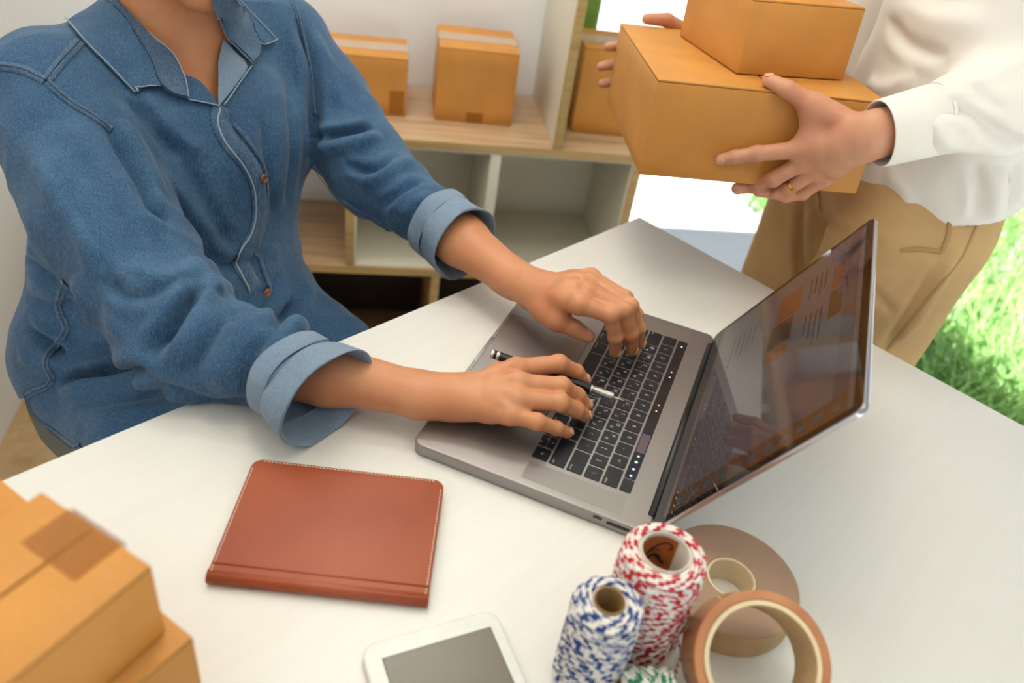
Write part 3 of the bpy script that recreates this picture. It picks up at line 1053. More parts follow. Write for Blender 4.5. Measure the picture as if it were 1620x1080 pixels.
        if txt:
            long_ = len(txt) > 1
            body = txt if long_ else txt.upper()
            me = legend(body, long_, th.get(txt))
            lg = bpy.data.objects.new('key_legend', me)
            COL.objects.link(lg); lg.parent = o
            lg.rotation_euler = (0, 0, -math.pi / 2)
            dy = 0.0
            if long_:
                lg.location = (-kx * 0.28, (1 if y0 > 0.17 else -1) * (ky / 2 - 0.0012 - 0.0013 * len(txt) * 0.52), 0.00095)
            else:
                lg.location = (0, 0, 0.00095)
    legs = {}
    def legend(body, long_, extra):
        if (body, long_) in legs: return legs[(body, long_)]
        try:
            if long_:
                me = text_mesh(body, 0.0031)
            else:
                me = text_mesh(body, 0.0062)
                bm = bmesh.new(); bm.from_mesh(me)
                bmesh.ops.translate(bm, vec=(-0.0032 if extra else 0.0, 0.0026 if extra else 0.0, 0), verts=bm.verts)
                if extra:
                    m2 = text_mesh(extra, 0.0058)
                    b2 = bmesh.new(); b2.from_mesh(m2)
                    bmesh.ops.translate(b2, vec=(0.0032, -0.0026, 0), verts=b2.verts)
                    b2.to_mesh(m2); b2.free()
                    bm.from_mesh(m2)
                bm.to_mesh(me); bm.free()
        except Exception:
            me = text_mesh(body, 0.004)
        me.name = 'key_legend'
        me.materials.clear(); me.materials.append(MWt)
        legs[(body, long_)] = me
        return me
    for ri, row in enumerate(rows):
        y = Y0; xa = X0 + ri * PX + g; xb = X0 + (ri + 1) * PX - g
        for txt, w in row:
            ye = y - w * U
            if txt == 'ARW':
                xm = (xa + xb) / 2
                key(xa, xb, y - U + g, y - g, '<')
                key(xa, xm - 0.0003, y - 2 * U + g, y - U - g, 'v')
                key(xm + 0.0003, xb, y - 2 * U + g, y - U - g, '^')
                key(xa, xb, y - 3 * U + g, y - 2 * U - g, '>')
            else:
                key(xa, xb, ye + g, y - g, txt)
            y = ye
    # touch strip
    xa, xb = X0 + 5 * PX + 0.0012, 0.2132
    MT = NT('touch_strip_glass'); MT = MT.done(lin((38, 38, 44)), rough=0.08)
    strip = bm_obj('touch_strip', prism(rrect(xa, xb, Y0 - 14.5 * U + g + 0.019, Y0 - g, 0.0012, 3), zt - 0.0002, zt + 0.0006, 0.0002, 1), MT, r)
    bm_obj('power_key', prism(rrect(xa, xb, Y0 - 14.5 * U + g, Y0 - 14.5 * U + g + 0.0178, 0.0012, 3), zt - 0.0002, zt + 0.0007, 0.0002, 1), MK, r)
    MI = NT('strip_icon_glow'); MI.b.inputs['Emission Color'].default_value = (0.8, 0.85, 0.9, 1); MI.b.inputs['Emission Strength'].default_value = 0.55; MI = MI.done(lin((200, 205, 210)), rough=0.5)
    MP = NT('strip_field_glow'); MP.b.inputs['Emission Color'].default_value = (0.30, 0.20, 0.20, 1); MP.b.inputs['Emission Strength'].default_value = 0.4; MP = MP.done(lin((60, 48, 50)), rough=0.1)
    xc = (xa + xb) / 2
    bm_obj('strip_field', prism(rrect(xa + 0.001, xb - 0.001, 0.098, 0.128, 0.0015, 3), zt + 0.0006, zt + 0.0007), MP, strip)
    for yy, rr in ((0.098 - 0.006, 0.0016), (0.083, 0.0019), (0.072, 0.0017), (0.062, 0.0017), (0.170, 0.0012), (0.181, 0.0012), (0.236, 0.0012), (0.246, 0.0012), (0.302, 0.0014)):
        o = lathe('strip_icon', [(0.0001, 0), (rr, 0), (rr, 0.0001), (0.0001, 0.0001)], MI, strip, 5)
        o.location = (xc, yy, zt + 0.00065)
    # hinge barrel
    V, Fc = tube([(LD - 0.0015, 0.022, 0.0128), (LD - 0.0015, LW - 0.022, 0.0128)], 0.0048, 20)
    mesh_obj('hinge_barrel', V, Fc, MB, r, True)
    # lid
    a = math.radians(60.576)
    X = Vector((0, -1, 0)); Y = Vector((math.cos(a), 0, math.sin(a))); Z = X.cross(Y)
    M4 = Matrix(((X.x, Y.x, Z.x, LD - 0.002), (X.y, Y.y, Z.y, LW), (X.z, Y.z, Z.z, 0.0130), (0, 0, 0, 1)))
    lid = bm_obj('lid', prism(rrect(0, LW, 0.003, 0.2385, 0.0095), -0.0052, 0.0, 0.0009, 2), ML, r, True, 35)
    lid.matrix_local = M4
    tb = NT('screen_bezel_black'); MBz = tb.done(lin((13, 11, 11)), rough=0.04, Specular_IOR_Level=0.62)
    bm_obj('bezel_glass', prism(rrect(0.0012, LW - 0.0012, 0.0042, 0.2373, 0.0085), -0.0001, 0.0005), MBz, lid)
    # lit display: a dim web page, flat print on the panel
    def emis(name, rgb, k):
        e = NT(name)
        c = lin(rgb)
        n = e.noise(e.mapping(), 160, 3)
        col = e.ramp(n, [(0.35, tuple(x * 0.85 for x in c)), (0.65, c)])
        e.l(col, e.b.inputs['Emission Color'])
        e.b.inputs['Emission Strength'].default_value = k
        return e.done((0.01, 0.009, 0.009), rough=0.04, Specular_IOR_Level=0.85)
    K = 0.40
    E_bg = emis('display_desktop_brown', (112, 70, 40), K)
    E_page = emis('display_page', (116, 100, 102), K)
    E_bar = emis('display_toolbar', (96, 78, 80), K)
    E_text = emis('display_text', (62, 52, 54), K)
    E_pic = emis('display_photo_orange', (136, 76, 36), K)
    E_pic2 = emis('display_photo_dark', (84, 50, 30), K)
    E_ic = emis('display_icon_blue', (70, 92, 100), K)
    E_ic2 = emis('display_icon_grey', (104, 96, 90), K)
    x0, x1, y0, y1 = 0.0090, LW - 0.0090, 0.0215, 0.2285
    disp = bm_obj('display', prism([(x0, y0), (x1, y0), (x1, y1), (x0, y1)], 0.0004, 0.0006), E_bg, lid)
    def fl(name, ax, bx, ay, by, m, z):
        return bm_obj(name, prism([(ax, ay), (bx, ay), (bx, by), (ax, by)], 0.0006, z), m, lid)
    wx0, wx1, wy0, wy1 = x0 + 0.002, x1 - 0.026, y0 + 0.004, y1 - 0.007
    fl('browser_page', wx0, wx1, wy0, wy1 - 0.014, E_page, 0.00065)
    fl('browser_toolbar', wx0, wx1, wy1 - 0.014, wy1, E_bar, 0.00067)
    fl('menu_bar', x0, x1, y1 - 0.0055, y1, E_page, 0.00065)
    for ax, bx, ay, by, m in ((0.045, 0.100, 0.118, 0.148, E_pic), (0.104, 0.150, 0.112, 0.142, E_pic2), (0.060, 0.110, 0.190, 0.206, E_pic), (0.114, 0.168, 0.190, 0.206, E_pic2), (0.154, 0.176, 0.112, 0.142, E_pic)):
        fl('page_photo', ax, bx, ay, by, m, 0.0007)
    rr = random.Random(4)
    for k in range(13):
        yy = 0.160 + (k % 4) * 0.0065 if k < 8 else 0.050 + (k - 8) * 0.008
        ax = (0.05 if k < 4 else 0.13) if k < 8 else 0.06
        fl('text_line', ax, ax + rr.uniform(0.035, 0.07), yy, yy + 0.0022, E_text, 0.0007)
    for k in range(11):
        cy = y0 + 0.014 + k * 0.0172
        fl('dock_icon', x1 - 0.0165, x1 - 0.0075, cy, cy + 0.009, E_ic if k % 3 != 1 else E_ic2, 0.00068)
    return r
laptop()

# ------------------------------------------------------------------ pen
def pen():
    a = onz(777, 559, 0.803); b = onz(988, 634, 0.7835)
    d = nz(b - a); L = np.linalg.norm(b - a)
    q = Vector(d).to_track_quat('Z', 'Y')
    r = empty('ballpoint_pen', mat4=Matrix.LocRotScale(Vector(a), q, Vector((1, 1, 1))))
    tag(r, 'black and silver ballpoint pen held between the fingers of the near hand', 'pen')
    MBk = NT('pen_black_lacquer').done(lin((14, 14, 15)), rough=0.12)
    MSv = NT('pen_silver').done(lin((200, 198, 190)), rough=0.18, Metallic=1.0)
    f = L
    lathe('barrel', [(0.0001, 0.002), (0.0048, 0.002), (0.0051, 0.02), (0.0053, f * 0.55), (0.0051, f * 0.745), (0.0001, f * 0.745)], MBk, r, 32, close=False)
    for z in (0.0, 0.0062):
        lathe('end_ring', [(0.0001, z), (0.0051, z), (0.0053, z + 0.0008), (0.0053, z + 0.0022), (0.0051, z + 0.003), (0.0001, z + 0.003)], MSv, r, 32, close=False)
    lathe('grip', [(0.0001, f * 0.742), (0.0055, f * 0.742), (0.0056, f * 0.755), (0.0051, f * 0.76), (0.0050, f * 0.88), (0.0053, f * 0.89), (0.0048, f * 0.91), (0.0026, f * 0.918), (0.0001, f * 0.918)], MSv, r, 32, close=False)
    lathe('nib', [(0.0014, f * 0.91), (0.0012, f * 0.96), (0.0006, f * 0.985), (0.0001, f)], MSv, r, 16, close=False)
pen()

# ------------------------------------------------------------------ skin and cloth materials
def mat_skin(name, rgb, red):
    t = NT(name)
    v = t.mapping()
    n = t.noise(v, 22, 4)
    c = t.ramp(n, [(0.3, lin(rgb)), (0.72, lin(red))])
    fine = t.noise(v, 420, 4, 0.6)
    vor = t.n('ShaderNodeTexVoronoi'); vor.inputs['Scale'].default_value = 700; t.l(v, vor.inputs['Vector'])
    nb = t.bump(fine, 0.10, 0.0006)
    nb = t.bump(vor.outputs['Distance'], 0.06, 0.0004, nb)
    t.done(c, nb, 0.46, Specular_IOR_Level=0.4, Subsurface_Weight=0.06, Subsurface_Scale=0.005)
    t.b.inputs['Subsurface Radius'].default_value = (1.0, 0.4, 0.2)
    return t.m
M_SKIN_A = mat_skin('skin_warm', (208, 148, 106), (196, 126, 86))
M_SKIN_B = mat_skin('skin_light', (204, 150, 118), (196, 132, 102))
M_NAIL = simple('fingernail', (214, 160, 134), 0.25, 60, 0.05)
M_HAIR = simple('dark_hair', (28, 22, 20), 0.45, 200, 0.3)
def mat_denim(name, dark, mid, light):
    t = NT(name)
    v = t.mapping()
    cloud = t.noise(v, 9, 5, 0.6)
    st = t.noise(t.mapping((420, 420, 40), rot=(0.5, 0.35, 0.2)), 2.2, 3, 0.6)
    wv = t.noise(v, 1100, 2, 0.5)
    c = t.ramp(cloud, [(0.30, lin(dark)), (0.52, lin(mid)), (0.78, lin(light))])
    c = t.mix(0.52, c, t.ramp(st, [(0.36, lin(dark)), (0.5, lin(mid)), (0.66, lin(light))]))
    c = t.mix(0.20, c, t.ramp(wv, [(0.4, lin(dark)), (0.6, lin(light))]))
    wr = t.noise(t.mapping((1, 1, 1.8), rot=(0.3, 0.5, 0)), 30, 5, 0.6)
    nb = t.bump(wr, 0.38, 0.006)
    nb = t.bump(wv, 0.22, 0.0005, nb)
    nb = t.bump(st, 0.06, 0.0005, nb)
    return t.done(c, nb, 0.82, Specular_IOR_Level=0.25, Sheen_Weight=0.15)
M_DENIM = mat_denim('washed_denim', (28, 58, 90), (48, 84, 120), (98, 132, 160))
M_DENIM_IN = mat_denim('denim_reverse', (98, 118, 142), (122, 142, 164), (150, 166, 182))
M_DENIM_SEAM = mat_denim('denim_seam', (28, 54, 86), (60, 92, 124), (128, 150, 170))
M_THREAD = simple('pale_thread', (150, 164, 178), 0.8)
M_THREAD_DK = simple('navy_thread', (26, 44, 74), 0.8)
M_BUTTON = simple('wood_button', (134, 84, 56), 0.4, 200, 0.15)
def mat_fabric(name, rgb, amp=0.05, rough=0.85, wr=0.2, ws=24):
    t = NT(name)
    v = t.mapping()
    c = lin(rgb)
    n = t.noise(v, 12, 4)
    w = t.noise(v, 900, 2)
    col = t.ramp(n, [(0.3, tuple(x * (1 - amp) for x in c)), (0.7, tuple(min(1, x * (1 + amp)) for x in c))])
    nb = t.bump(t.noise(t.mapping((1, 1, 0.5), rot=(0.2, 0.6, 0)), ws, 4, 0.5), wr, 0.006)
    nb = t.bump(w, 0.12, 0.0004, nb)
    return t.done(col, nb, rough, Specular_IOR_Level=0.25)
M_GREYTR = mat_fabric('grey_green_trousers', (112, 112, 100))
M_CHINO = mat_fabric('khaki_chino', (196, 160, 112), 0.08, 0.85, 0.2)
M_WSHIRT = mat_fabric('white_shirt', (232, 228, 220), 0.02, 0.8, 0.22, 18)
M_SHOE = simple('dark_shoe', (52, 46, 42), 0.5)

def trig_noise(V, s, seed):
    r = np.random.default_rng(seed)
    out = np.zeros(len(V))
    for i in range(5):
        k = r.normal(size=3); k /= np.linalg.norm(k)
        k2 = r.normal(size=3); k2 /= np.linalg.norm(k2)
        out += np.sin(V @ k * s * r.uniform(0.7, 1.5) + 1.6 * np.sin(V @ k2 * s * 0.6 + r.uniform(0, 6)) + r.uniform(0, 6))
    return out / 5

def head_field(Fd, C, f, l, u, k=0.012, s=1.0):
    f, l, u = nz(f), nz(l), nz(u)
    R = np.stack([f, l, u])
    def q(a, b, c): return np.asarray(C) + s * (f * a + l * b + u * c)
    Fd.ell(q(-0.012, 0, 0.032), np.array([0.094, 0.075, 0.092]) * s, k, R)
    Fd.ell(q(0.030, 0, -0.030), np.array([0.064, 0.058, 0.082]) * s, 0.02, R)
    for e in (-1, 1):
        Fd.cone(q(-0.008, e * 0.054, -0.048), q(0.070, e * 0.012, -0.094), 0.020 * s, 0.019 * s, 0.02)
        Fd.cone(q(0.076, e * 0.010, 0.030), q(0.062, e * 0.045, 0.030), 0.012 * s, 0.011 * s, 0.012)
        Fd.ell(q(-0.006, e * 0.076, -0.006), np.array([0.017, 0.007, 0.029]) * s, 0.004, R)
        Fd.ell(q(0.070, e * 0.030, -0.012), np.array([0.018, 0.020, 0.02]) * s, 0.012, R)
    Fd.cone(q(0.092, 0, 0.012), q(0.112, 0, -0.026), 0.008 * s, 0.012 * s, 0.008)
    for e in (-1, 1):
        Fd.ell(q(0.102, e * 0.010, -0.030), np.array([0.010, 0.008, 0.007]) * s, 0.005, R)
        Fd.ell(q(0.100, e * 0.031, 0.008), np.array([0.016, 0.014, 0.010]) * s, 0.006, R, sub=True)
    Fd.ell(q(0.094, 0, -0.055), np.array([0.010, 0.024, 0.006]) * s, 0.004, R)
    Fd.ell(q(0.092, 0, -0.066), np.array([0.010, 0.021, 0.007]) * s, 0.004, R)
    Fd.ell(q(0.078, 0, -0.096), np.array([0.019, 0.022, 0.018]) * s, 0.015, R)
    return q, R
def head_extras(q, R, parent, hair_mat):
    me = None
    for e in (-1, 1):
        bm = bmesh.new(); bmesh.ops.create_uvsphere(bm, u_segments=20, v_segments=14, radius=0.0125)
        o = bm_obj('eye', bm, simple('eye_white', (226, 220, 214), 0.15) if 'eye_white' not in MATS else MATS['eye_white'], parent, True)
        o.location = Vector(q(0.079, e * 0.031, 0.008))
        bm = bmesh.new(); bmesh.ops.create_uvsphere(bm, u_segments=16, v_segments=10, radius=0.0068)
        i = bm_obj('iris', bm, simple('iris_dark', (38, 24, 18), 0.1) if 'iris_dark' not in MATS else MATS['iris_dark'], o, True)
        i.location = Vector(R[0]) * 0.0075
    c = q(-0.014, 0, 0.045)
    F2 = Field(c - 0.14, c + 0.14, 0.005)
    F2.ell(c, (0.106, 0.088, 0.098), 0.01, R)
    F2.ell(q(0.075, 0, -0.035), (0.10, 0.074, 0.105), 0.02, R, sub=True)
    F2.plane_cut(q(0, 0, -0.035), -R[2], 0.01)
    V, Fq = F2.mesh(1)
    V += vnormals(V, Fq) * (0.0025 * trig_noise(V, 300, 5))[:, None]
    np_obj('hair', V, Fq, hair_mat, parent)

def nail(parent, tip, prev, up, w=0.0048, ln=0.0062, rad=0.0075):
    d = nz(np.asarray(tip) - np.asarray(prev)); up = nz(np.asarray(up) - d * (np.asarray(up) @ d)); s = np.cross(d, up)
    bm = bmesh.new(); bmesh.ops.create_uvsphere(bm, u_segments=16, v_segments=10, radius=1.0)
    bmesh.ops.scale(bm, vec=(ln * 0.9, w, 0.0016), verts=bm.verts)
    o = bm_obj('fingernail', bm, M_NAIL, parent, True)
    c = np.asarray(tip) + d * (rad * 0.12) + up * (rad * 0.80)
    dd = nz(d * 0.96 - up * 0.25); uu = nz(up - dd * (up @ dd)); ss = np.cross(uu, dd)
    o.matrix_world = Matrix(((dd[0], ss[0], uu[0], c[0]), (dd[1], ss[1], uu[1], c[1]), (dd[2], ss[2], uu[2], c[2]), (0, 0, 0, 1)))
    return o

def hand_field(Fd, wrist, wr_r, fingers, thumb, fore=None, k_palm=0.011, flat=None):
    """fingers: list of 4 joint lists [MCP,PIP,DIP,tip]; thumb: [CMC,MCP,IP,tip]"""
    for i, fg in enumerate(fingers):
        m = np.asarray(fg[0])
        a = np.asarray(wrist) + (m - np.asarray(wrist)) * 0.12
        Fd.cone(a, m, wr_r * 0.62, 0.0112 if i < 3 else 0.0098, k_palm)
    # fill between the metacarpals
    for i in range(3):
        a = np.asarray(wrist) * 0.30 + np.asarray(fingers[i][0]) * 0.70
        b = np.asarray(wrist) * 0.30 + np.asarray(fingers[i + 1][0]) * 0.70
        Fd.cone(a, b, 0.0115, 0.0110, k_palm)
    rs = [(0.0108, 0.0096, 0.0084, 0.0070), (0.0110, 0.0098, 0.0086, 0.0072), (0.0106, 0.0094, 0.0082, 0.0068), (0.0094, 0.0082, 0.0072, 0.0060)]
    for fg, r in zip(fingers, rs):
        p = [np.asarray(x, float) for x in fg]
        Fd.cone(p[0], p[1], r[0], r[1] * 0.97, 0.0045)
        Fd.cone(p[1], p[2], r[1] * 0.97, r[2] * 0.97, 0.002)
        Fd.cone(p[2], p[3], r[2] * 0.97, r[3], 0.002)
        Fd.ell(p[1], (r[1] * 1.06,) * 3, 0.003)
        Fd.ell(p[2], (r[2] * 1.03,) * 3, 0.003)
        Fd.ell(p[0], (r[0] * 1.06,) * 3, 0.006)
    if thumb is not None:
        p = [np.asarray(x, float) for x in thumb]
        Fd.cone(np.asarray(wrist) * 0.6 + p[0] * 0.4, p[1], 0.0165, 0.0130, k_palm)
        Fd.cone(p[0], p[1], 0.0150, 0.0118, 0.008)
        Fd.cone(p[1], p[2], 0.0115, 0.0100, 0.004)
        Fd.cone(p[2], p[3], 0.0104, 0.0080, 0.003)
        # web between thumb and index
        Fd.cone(p[1] * 0.6 + p[0] * 0.4, np.asarray(fingers[0][0]) * 0.75 + np.asarray(wrist) * 0.25, 0.0085, 0.009, k_palm)

def ring_loft(c0, c1, up, prof, n=56, wob=None):
    """tube lofted round the axis c0->c1; prof = list of (t, ru, rv); ru along 'side', rv along up"""
    ax = nz(c1 - c0); up = nz(up - ax * (up @ ax)); sd = np.cross(ax, up)
    V, Fq = [], []
    for j, (t, ru, rv) in enumerate(prof):
        c = c0 + (c1 - c0) * t
        for i in range(n):
            a = 2 * math.pi * i / n
            w = 0 if wob is None else wob(a, j)
            V.append(c + sd * (ru + w) * math.cos(a) + up * (rv + w) * math.sin(a))
    for j in range(len(prof) - 1):
        for i in range(n):
            k = (i + 1) % n
            Fq.append((j * n + i, j * n + k, (j + 1) * n + k, (j + 1) * n + i))
    return np.array(V), np.array(Fq)

def strip_on(name, bvh, poly, width, lift, mat, parent, thick=0.0008, n=60, smooth=True, across=4):
    """flat band lying on a surface along a pixel polyline"""
    pts, nor = [], []
    for p in smooth_poly(poly, n):
        q, nn = hit(bvh, *p)
        if q is not None:
            pts.append(q); nor.append(nn)
    if len(pts) < 3: return None
    pts = np.array(pts); nor = np.array(nor)
    for _ in range(2):
        pts[1:-1] = (pts[:-2] + 2 * pts[1:-1] + pts[2:]) / 4
        nor[1:-1] = (nor[:-2] + 2 * nor[1:-1] + nor[2:]) / 4
    nor /= np.linalg.norm(nor, axis=1)[:, None]
    tg = np.gradient(pts, axis=0); tg /= np.linalg.norm(tg, axis=1)[:, None] + 1e-12
    sd = np.cross(tg, nor); sd /= np.linalg.norm(sd, axis=1)[:, None] + 1e-12
    V, Fq = [], []
    cs = [(-0.5, 0), (-0.46, 1), (0, 1.15), (0.46, 1), (0.5, 0)]
    m = len(cs)
    for i in range(len(pts)):
        for s, hgt in cs:
            b = pts[i] + sd[i] * s * width
            loc, nn, _, _ = bvh.find_nearest(Vector(b))
            b = np.array(loc)
            V.append(b + nor[i] * (lift + thick * hgt))
    for i in range(len(pts) - 1):
        for k in range(m - 1):
            Fq.append((i * m + k, i * m + k + 1, (i + 1) * m + k + 1, (i + 1) * m + k))
    return np_obj(name, np.array(V), np.array(Fq), mat, parent, smooth)

def thread_on(name, bvh, poly, lift, mat, parent, r=0.0004, n=80, dash=None):
    pts = []
    for p in smooth_poly(poly, n):
        q, nn = hit(bvh, *p)
        if q is not None:
            pts.append(q + nn * lift)
    if len(pts) < 3: return None
    pts = np.array(pts)
    for _ in range(2):
        pts[1:-1] = (pts[:-2] + 2 * pts[1:-1] + pts[2:]) / 4
    V, Fc = tube(pts, r, 5, False)
    return mesh_obj(name, V, Fc, mat, parent, True)

def patch_on(name, bvh, A, B, lift, mat, parent, n=28, m=9, thick=0.0014, bulge=0.0, liftA=None, liftB=None):
    """ruled patch between two pixel polylines draped on a surface, with thickness"""
    PA, PB = smooth_poly(A, n), smooth_poly(B, n)
    P = np.zeros((n, m, 3)); Nn = np.zeros((n, m, 3)); ok = np.ones((n, m), bool)
    for i in range(n):
        for j in range(m):
            s = j / (m - 1)
            q, nn = hit(bvh, *(PA[i] * (1 - s) + PB[i] * s))
            if q is None: ok[i, j] = False; continue
            la = lift if liftA is None else liftA
            lb_ = lift if liftB is None else liftB
            P[i, j] = q + nn * (la * (1 - s) + lb_ * s + bulge * 4 * s * (1 - s)); Nn[i, j] = nn
    if not ok.any(): return None
    # fill misses with nearest valid in the row direction
    for i in range(n):
        for j in range(m):
            if not ok[i, j]:
                c = np.argwhere(ok); k = np.argmin(((c - [i, j]) ** 2).sum(1)); P[i, j] = P[tuple(c[k])]; Nn[i, j] = Nn[tuple(c[k])]
    for _ in range(3):
        Q = P.copy()
        Q[1:-1, 1:-1] = (P[:-2, 1:-1] + P[2:, 1:-1] + P[1:-1, :-2] + P[1:-1, 2:]) / 4
        P = Q
    V = list(P.reshape(-1, 3)) + list((P - Nn * thick).reshape(-1, 3))
    o2 = n * m
    Fq = []
    for i in range(n - 1):
        for j in range(m - 1):
            a = i * m + j
            Fq.append((a, a + 1, a + m + 1, a + m)); Fq.append((o2 + a, o2 + a + m, o2 + a + m + 1, o2 + a + 1))
    for i in range(n - 1):
        for j in (0, m - 1):
            a = i * m + j
            Fq.append((a, a + m, o2 + a + m, o2 + a))
    for j in range(m - 1):
        for i in (0, n - 1):
            a = i * m + j
            Fq.append((a, a + 1, o2 + a + 1, o2 + a))
    o = np_obj(name, np.array(V), np.array(Fq), mat, parent, True)
    bm = bmesh.new(); bm.from_mesh(o.data); bmesh.ops.recalc_face_normals(bm, faces=bm.faces); bm.to_mesh(o.data); bm.free()
    o.data.set_sharp_from_angle(angle=math.radians(60))
    return o

def in_poly(P, poly):
    x, y = P[:, 0], P[:, 1]
    ins = np.zeros(len(P), bool)
    n = len(poly)
    for i in range(n):
        x0, y0 = poly[i]; x1, y1 = poly[(i + 1) % n]
        c = ((y0 > y) != (y1 > y)) & (x < (x1 - x0) * (y - y0) / (y1 - y0 + 1e-12) + x0)
        ins ^= c
    return ins

# ------------------------------------------------------------------ seated person in the denim shirt
def person_a():
    F = np.array([0.986, 0.164, 0]); L = np.array([-0.164, 0.986, 0]); Z = np.array([0, 0, 1.0])
    RB = np.stack([F, L, Z])
    SR = atd(88, 158, 0.890); MR = atd(166, 345, 0.862); ER = atd(303, 546, 0.830)
    SL = atd(440, 66, 1.10); ML = atd(515, 165, 1.12); EL = atd(592, 278, 1.115)
    WR = onz(706, 633, 0.787); WL = onz(836, 459, 0.802)
    CR0 = onz(462, 590, 0.800); CR1 = onz(527, 634, 0.800)
    CL0 = EL + (WL - EL) * 0.45; CL1 = EL + (WL - EL) * 0.66
    # ---- body: head, neck, trunk, upper arms
    B = Field((-0.54, -0.86, 0.44), (0.06, -0.28, 1.30), 0.0042)
    B.ell((-0.33, -0.62, 0.56), (0.125, 0.165, 0.12), 0.03, RB)
    B.ell((-0.325, -0.60, 0.72), (0.110, 0.150, 0.14), 0.04, RB)
    B.ell((-0.335, -0.57, 0.86), (0.110, 0.145, 0.13), 0.03, RB)
    B.cone((-0.345, -0.665, 0.930), (-0.38, -0.425, 0.930), 0.052, 0.052, 0.03)
    B.cone((-0.368, -0.545, 0.93), (-0.345, -0.540, 1.075), 0.062, 0.051, 0.025)
    B.cone((-0.37, -0.545, 0.985), SR, 0.036, 0.045, 0.03); B.cone((-0.37, -0.545, 0.985), SL, 0.036, 0.045, 0.03)
    B.cone(SR, ER, 0.040, 0.038, 0.02); B.cone(SL, EL, 0.036, 0.036, 0.02)
    hf = nz(F * 0.93 + L * -0.16 - Z * 0.30); hl = nz(L - hf * (L @ hf)); hu = np.cross(hf, hl)
    chin = atd(328, -2, 0.890)
    HC = chin - hf * 0.080 + hu * 0.100
    q, HR = head_field(B, HC, hf, hl, hu)
    B.cone(HC - hu * 0.05 - hf * 0.02, (-0.36, -0.545, 0.97), 0.053, 0.058, 0.03)
    bodyVF = B.mesh(2)
    # ---- right forearm and hand (near)
    zt = 0.7655
    def P(x, y, z): return onz(x, y, z)
    fR = [[P(816, 584, 0.809), P(884, 575, 0.812), P(911, 588, 0.797), P(924, 600, 0.786)],
          [P(820, 607, 0.812), P(888, 611, 0.812), P(913, 626, 0.796), P(927, 640, 0.783)],
          [P(816, 632, 0.808), P(886, 636, 0.808), P(912, 648, 0.793), P(926, 658, 0.779)],
          [P(806, 655, 0.800), P(850, 667, 0.800), P(880, 677, 0.788), P(898, 684, 0.777)]]
    tR = [P(742, 612, 0.786), P(790, 606, 0.782), P(835, 606, 0.779), P(868, 612, 0.778)]
    HRf = Field(np.minimum(ER, WR) - [0.05, 0.06, 0.06], [0.30, -0.37, 0.86], 0.00125)
    HRf.lo[2] = HRf.lo[2]
    e0 = ER + (WR - ER) * 0.25
    HRf.cone(e0, ER + (WR - ER) * 0.55, 0.033, 0.0325, 0.01)
    HRf.cone(ER + (WR - ER) * 0.55, WR - (WR - ER) * 0.06, 0.0325, 0.0235, 0.01, flat=(Z, 0.86))
    hand_field(HRf, WR, 0.0262, fR, tR)
    HRf.cone(WR - (WR - ER) * 0.10, WR + (fR[1][0] - WR) * 0.25, 0.0262, 0.0235, 0.012, flat=(Z, 0.80))
    # extensor tendons over the back of the hand
    for fg, w in zip(fR, (0.0022, 0.0024, 0.0022, 0.0018)):
        a = WR * 0.55 + fg[0] * 0.45 + np.array([0, 0, 0.0128]); b = fg[0] * 0.92 + WR * 0.08 + np.array([0, 0, 0.0108])
        HRf.cone(a, b, w * 0.7, w, 0.006)
    rVF = HRf.mesh(2)
    # ---- left forearm and hand (far)
    fL = [[P(916, 481, 0.838), P(966, 498, 0.834), P(974, 533, 0.806), P(973, 556, 0.781)],
          [P(929, 462, 0.842), P(988, 490, 0.838), P(998, 528, 0.808), P(1000, 553, 0.781)],
          [P(936, 448, 0.836), P(997, 484, 0.834), P(1010, 520, 0.806), P(1012, 543, 0.783)],
          [P(935, 438, 0.826), P(990, 470, 0.822), P(1008, 497, 0.802), P(1014, 520, 0.783)]]
    tL = [P(858, 487, 0.804), P(882, 506, 0.806), P(909, 519, 0.801), P(930, 532, 0.794)]
    HLf = Field([-0.22, -0.46, 0.755], [0.28, -0.15, 0.90], 0.00135)
    HLf.cone(EL + (WL - EL) * 0.30, EL + (WL - EL) * 0.6, 0.037, 0.034, 0.01)
    HLf.cone(EL + (WL - EL) * 0.6, WL - (WL - EL) * 0.06, 0.034, 0.0235, 0.01, flat=(Z, 0.9))
    hand_field(HLf, WL, 0.0255, fL, tL)
    HLf.cone(WL - (WL - EL) * 0.10, WL + (fL[1][0] - WL) * 0.25, 0.0258, 0.0235, 0.012, flat=(Z, 0.82))
    for fg, w in zip(fL, (0.0022, 0.0024, 0.0022, 0.0018)):
        a = WL * 0.5 + fg[0] * 0.5 + np.array([0, 0, 0.0122]); b = fg[0] * 0.92 + WL * 0.08 + np.array([0, 0, 0.0105])
        HLf.cone(a, b, w * 0.7, w, 0.006)
    lVF = HLf.mesh(2)
    V, Fq = join_vf([bodyVF, rVF, lVF])
    root = np_obj('person', V, Fq, M_SKIN_A)
    tag(root, 'person in a blue denim shirt seated at the desk, typing on the laptop', 'person')
    head_extras(q, HR, root, M_HAIR)
    for fg in fR[:3]:
        nail(root, fg[3], fg[2], Z + F * 0.6)
    nail(root, fR[3][3], fR[3][2], Z + F * 0.6, 0.0040, 0.0054, 0.0064)
    for fg in fL[:3]:
        nail(root, fg[3], fg[2], F * 0.5 + Z * 0.4 + nz(fg[3] - WL) * 0.6)
    nail(root, tL[3], tL[2], Z, 0.0056, 0.0072, 0.0084)
    # ---- shirt
    Sh = Field((-0.57, -0.90, 0.53), (0.17, -0.22, 1.09), 0.0031)
    Sh.ell((-0.325, -0.622, 0.61), (0.155, 0.188, 0.11), 0.03, RB)
    Sh.ell((-0.315, -0.605, 0.73), (0.140, 0.178, 0.15), 0.05, RB)
